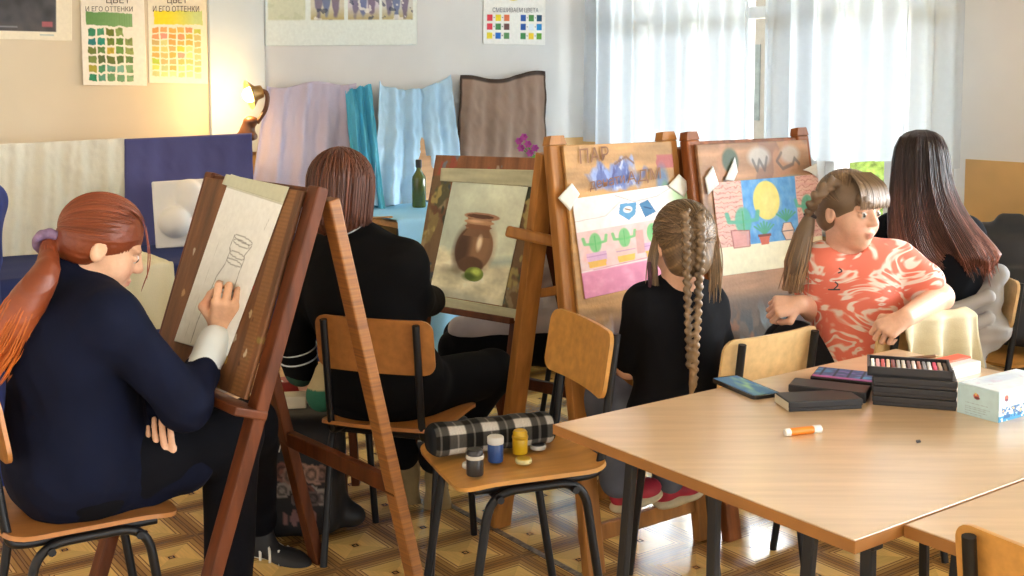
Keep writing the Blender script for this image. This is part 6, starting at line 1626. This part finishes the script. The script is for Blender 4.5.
S = SDF(base, .007, .03).frame(); S.rc(A(918, 312, 4.09), A(985, 303, 4.06), .055, .055); S.rc(A(925, 334, 4.08), A(985, 330, 4.08), .10, .09); S.rc(A(986, 302, 4.05), A(998, 274, 4.06), .035, .022); S.rc(A(975, 335, 4.05), A(972, 360, 4.05), .055, .045); S.rc(A(930, 320, 3.98), A(988, 296, 3.99), .02, .022, k=.008); S.rc(A(940, 336, 3.97), A(990, 318, 3.99), .02, .022, k=.008)
S.build('hoodie', M('light grey jersey', 'a9aaab', .9, .08), g5, disp=lambda P, N: folds(21, 19, .016, (.5, .5, 2.2))(P, N))
rows = [(129.5, 916, 927, .02), (132, 906, 936, .05), (137, 899, 943, .085), (147, 894, 948, .115), (160, 891.5, 951, .125), (178, 890, 953, .12), (198, 888, 960, .105), (216, 887, 970, .09), (233, 887, 984, .075), (248, 890, 996, .06), (258, 896, 1002, .04), (263, 905, 1000, .02)]
rw = np.array(rows); tt = np.linspace(0, len(rw) - 1, 70); RW = np.stack([np.interp(tt, np.arange(len(rw)), rw[:, q]) for q in range(4)], 1); nf = 150
Pg, Cg = [], []; rr = np.random.default_rng(31); ph = rr.uniform(0, 6.28, 8); fq = np.array([9, 15, 24, 37, 55, 80, 110, 150.])
for i, (y, x0, x1, dp) in enumerate(RW):
    k_ = i / 69; cy_ = 4.14 - .135 * np.clip((k_ - .45) * 2.2, 0, 1); ring = []
    for j in range(nf):
        a = 2 * math.pi * j / nf; f = .5 - .5 * math.cos(a); side = math.sin(a); wv = sum(math.sin(f * q + p) for q, p in zip(fq, ph)) / 4
        yy = y + (5 * math.sin(f * 9 + 1) + 4 * math.sin(f * 23)) * np.clip((k_ - .7) * 3, 0, 1)
        split = -.035 * math.exp(-((f - .5) / .12) ** 2) * np.clip((k_ - .5) * 3, 0, 1)
        dd = (dp + split + .0035 * wv) * abs(side) ** .5 * (1 if side > 0 else -.55)
        ring.append(A(x0 + (x1 - x0) * f, yy, cy_ - dd)); w_ = np.clip((k_ - .42) / .5, 0, 1) * (.5 + .5 * abs(2 * f - 1)); base_ = lin(np.array([44, 31, 31.]) / 255) * (1 - w_) + lin(np.array([124, 78, 64.]) / 255) * w_
        Cg.append(base_ * math.exp(.38 * wv))
    Pg += ring
Pg = np.array(Pg); ii = np.arange(len(RW) * nf).reshape(len(RW), nf); i2 = np.roll(ii, -1, 1); Fg = np.stack([ii[:-1], i2[:-1], i2[1:], ii[1:]], -1).reshape(-1, 4)
Fg = np.concatenate([Fg, np.stack([ii[0, :nf // 2 - 1], ii[0, 1:nf // 2], ii[0, ::-1][:nf // 2 - 1], np.roll(ii[0, ::-1], 1)[:nf // 2 - 1]], 1)])
r = np.random.default_rng(13); P_ = []; cl = []
for i in range(320):
    f = r.uniform(.02, .98); j = int(math.acos(1 - 2 * f) / (2 * math.pi) * nf) % nf; i0 = r.integers(8, 46); sel = np.linspace(i0, 69, 12).astype(int); Q = Pg.reshape(len(RW), nf, 3)[sel, j]
    e = Q[-1] + (Q[-1] - Q[-3]) * r.uniform(.1, 1.1) + r.normal(0, .006, 3); Q = np.concatenate([Q, [Q[-1] * .5 + e * .5, e]]) + np.array([0, -.003, 0]); P_.append(Q); cl.append(np.array(Cg).reshape(len(RW), nf, 3)[np.r_[sel, 69, 69], j] * math.exp(r.normal(.05, .3)))
ev, ef, ec = strips(base, P_, [.0022] * len(P_), cl)
me = np_mesh('hair', np.concatenate([Pg - base, ev]), np.concatenate([Fg[:, ::-1], ef + len(Pg)]), np.concatenate([np.array(Cg), ec])); link('hair', me, m_hair, g5)
for s in 'LR': shoe(g5, base, J['an' + s] + (0, -.05, -.09), J['an' + s] + (-.02, .19, -.09), (0, 0, 1), 'd0d0d0', 'e0e0e0', 1.0)
# ---------------------------------------------------------------- person hidden behind the middle easels
J = dict(pel=np.array([.26, 4.58, .54]), ch=np.array([.25, 4.58, .82]), neck=np.array([.25, 4.58, .99]), w=1.15)
J['shL'] = np.array([.24, 4.43, .94]); J['shR'] = np.array([.26, 4.74, .94]); J['elL'] = np.array([.16, 4.42, .78]); J['wrL'] = np.array([.0, 4.46, .62]); J['elR'] = np.array([.18, 4.80, .78]); J['wrR'] = np.array([.0, 4.7, .62])
J['hipL'] = J['pel'] + (0, -.09, -.06); J['hipR'] = J['pel'] + (0, .09, -.06); J['knL'] = np.array([-.21, 4.44, .46]); J['knR'] = np.array([-.20, 4.66, .46]); J['anL'] = np.array([-.24, 4.46, .1]); J['anR'] = np.array([-.26, 4.68, .1])
base = np.array([.26, 4.58, 0]); hd = np.array([.22, 4.58, 1.07]); HR_ = frame3(185, -20, 0); hs = .95
def ext(S): S.rc(np.array([.26, 4.46, .56]), np.array([-.2, 4.42, .545]), .06, .045); S.rc(np.array([.26, 4.6, .58]), np.array([-.12, 4.6, .56]), .06, .05)
g6 = person('person in a pale shirt and black trousers, mostly hidden behind the middle easels', base, J, 'd9ab92', 'c9c4c8', '0c0c0f', h=.007, hc=.008, shirt_g=.014, sleeve=1.6, head=(hd, HR_, hs), shirt_extra=ext, hands=[((J['wrL'], (-1, 0, -.2), (0, 0, 1), -1), dict(sc=.9, curl=.4)), ((J['wrR'], (-1, 0, -.2), (0, 0, 1), 1), dict(sc=.9, curl=.4))])
S = SDF(base, .007, .012).frame(hd, HR_, hs); S.el((0, -.018, .037), (.085, .102, .09)); S.el((0, -.05, -.03), (.07, .06, .07), k=.03); S.el((0, .12, -.05), (.08, .075, .085), op='s', k=.01)
S.build('hair', M('dark brown hair', '3a2a22', .5, .2, 60), g6, disp=lambda P, N: .0015 * np.sin(P[:, 2] * 500))
for s in 'LR': shoe(g6, base, J['an' + s] + (.05, 0, -.09), J['an' + s] + (-.18, 0, -.09), (0, 0, 1), '2a2a30', 'cfc8b8', 1.0)
t = chair(.30, 4.58, 182, 'school chair behind the middle easels, under the hidden person', m_ply)
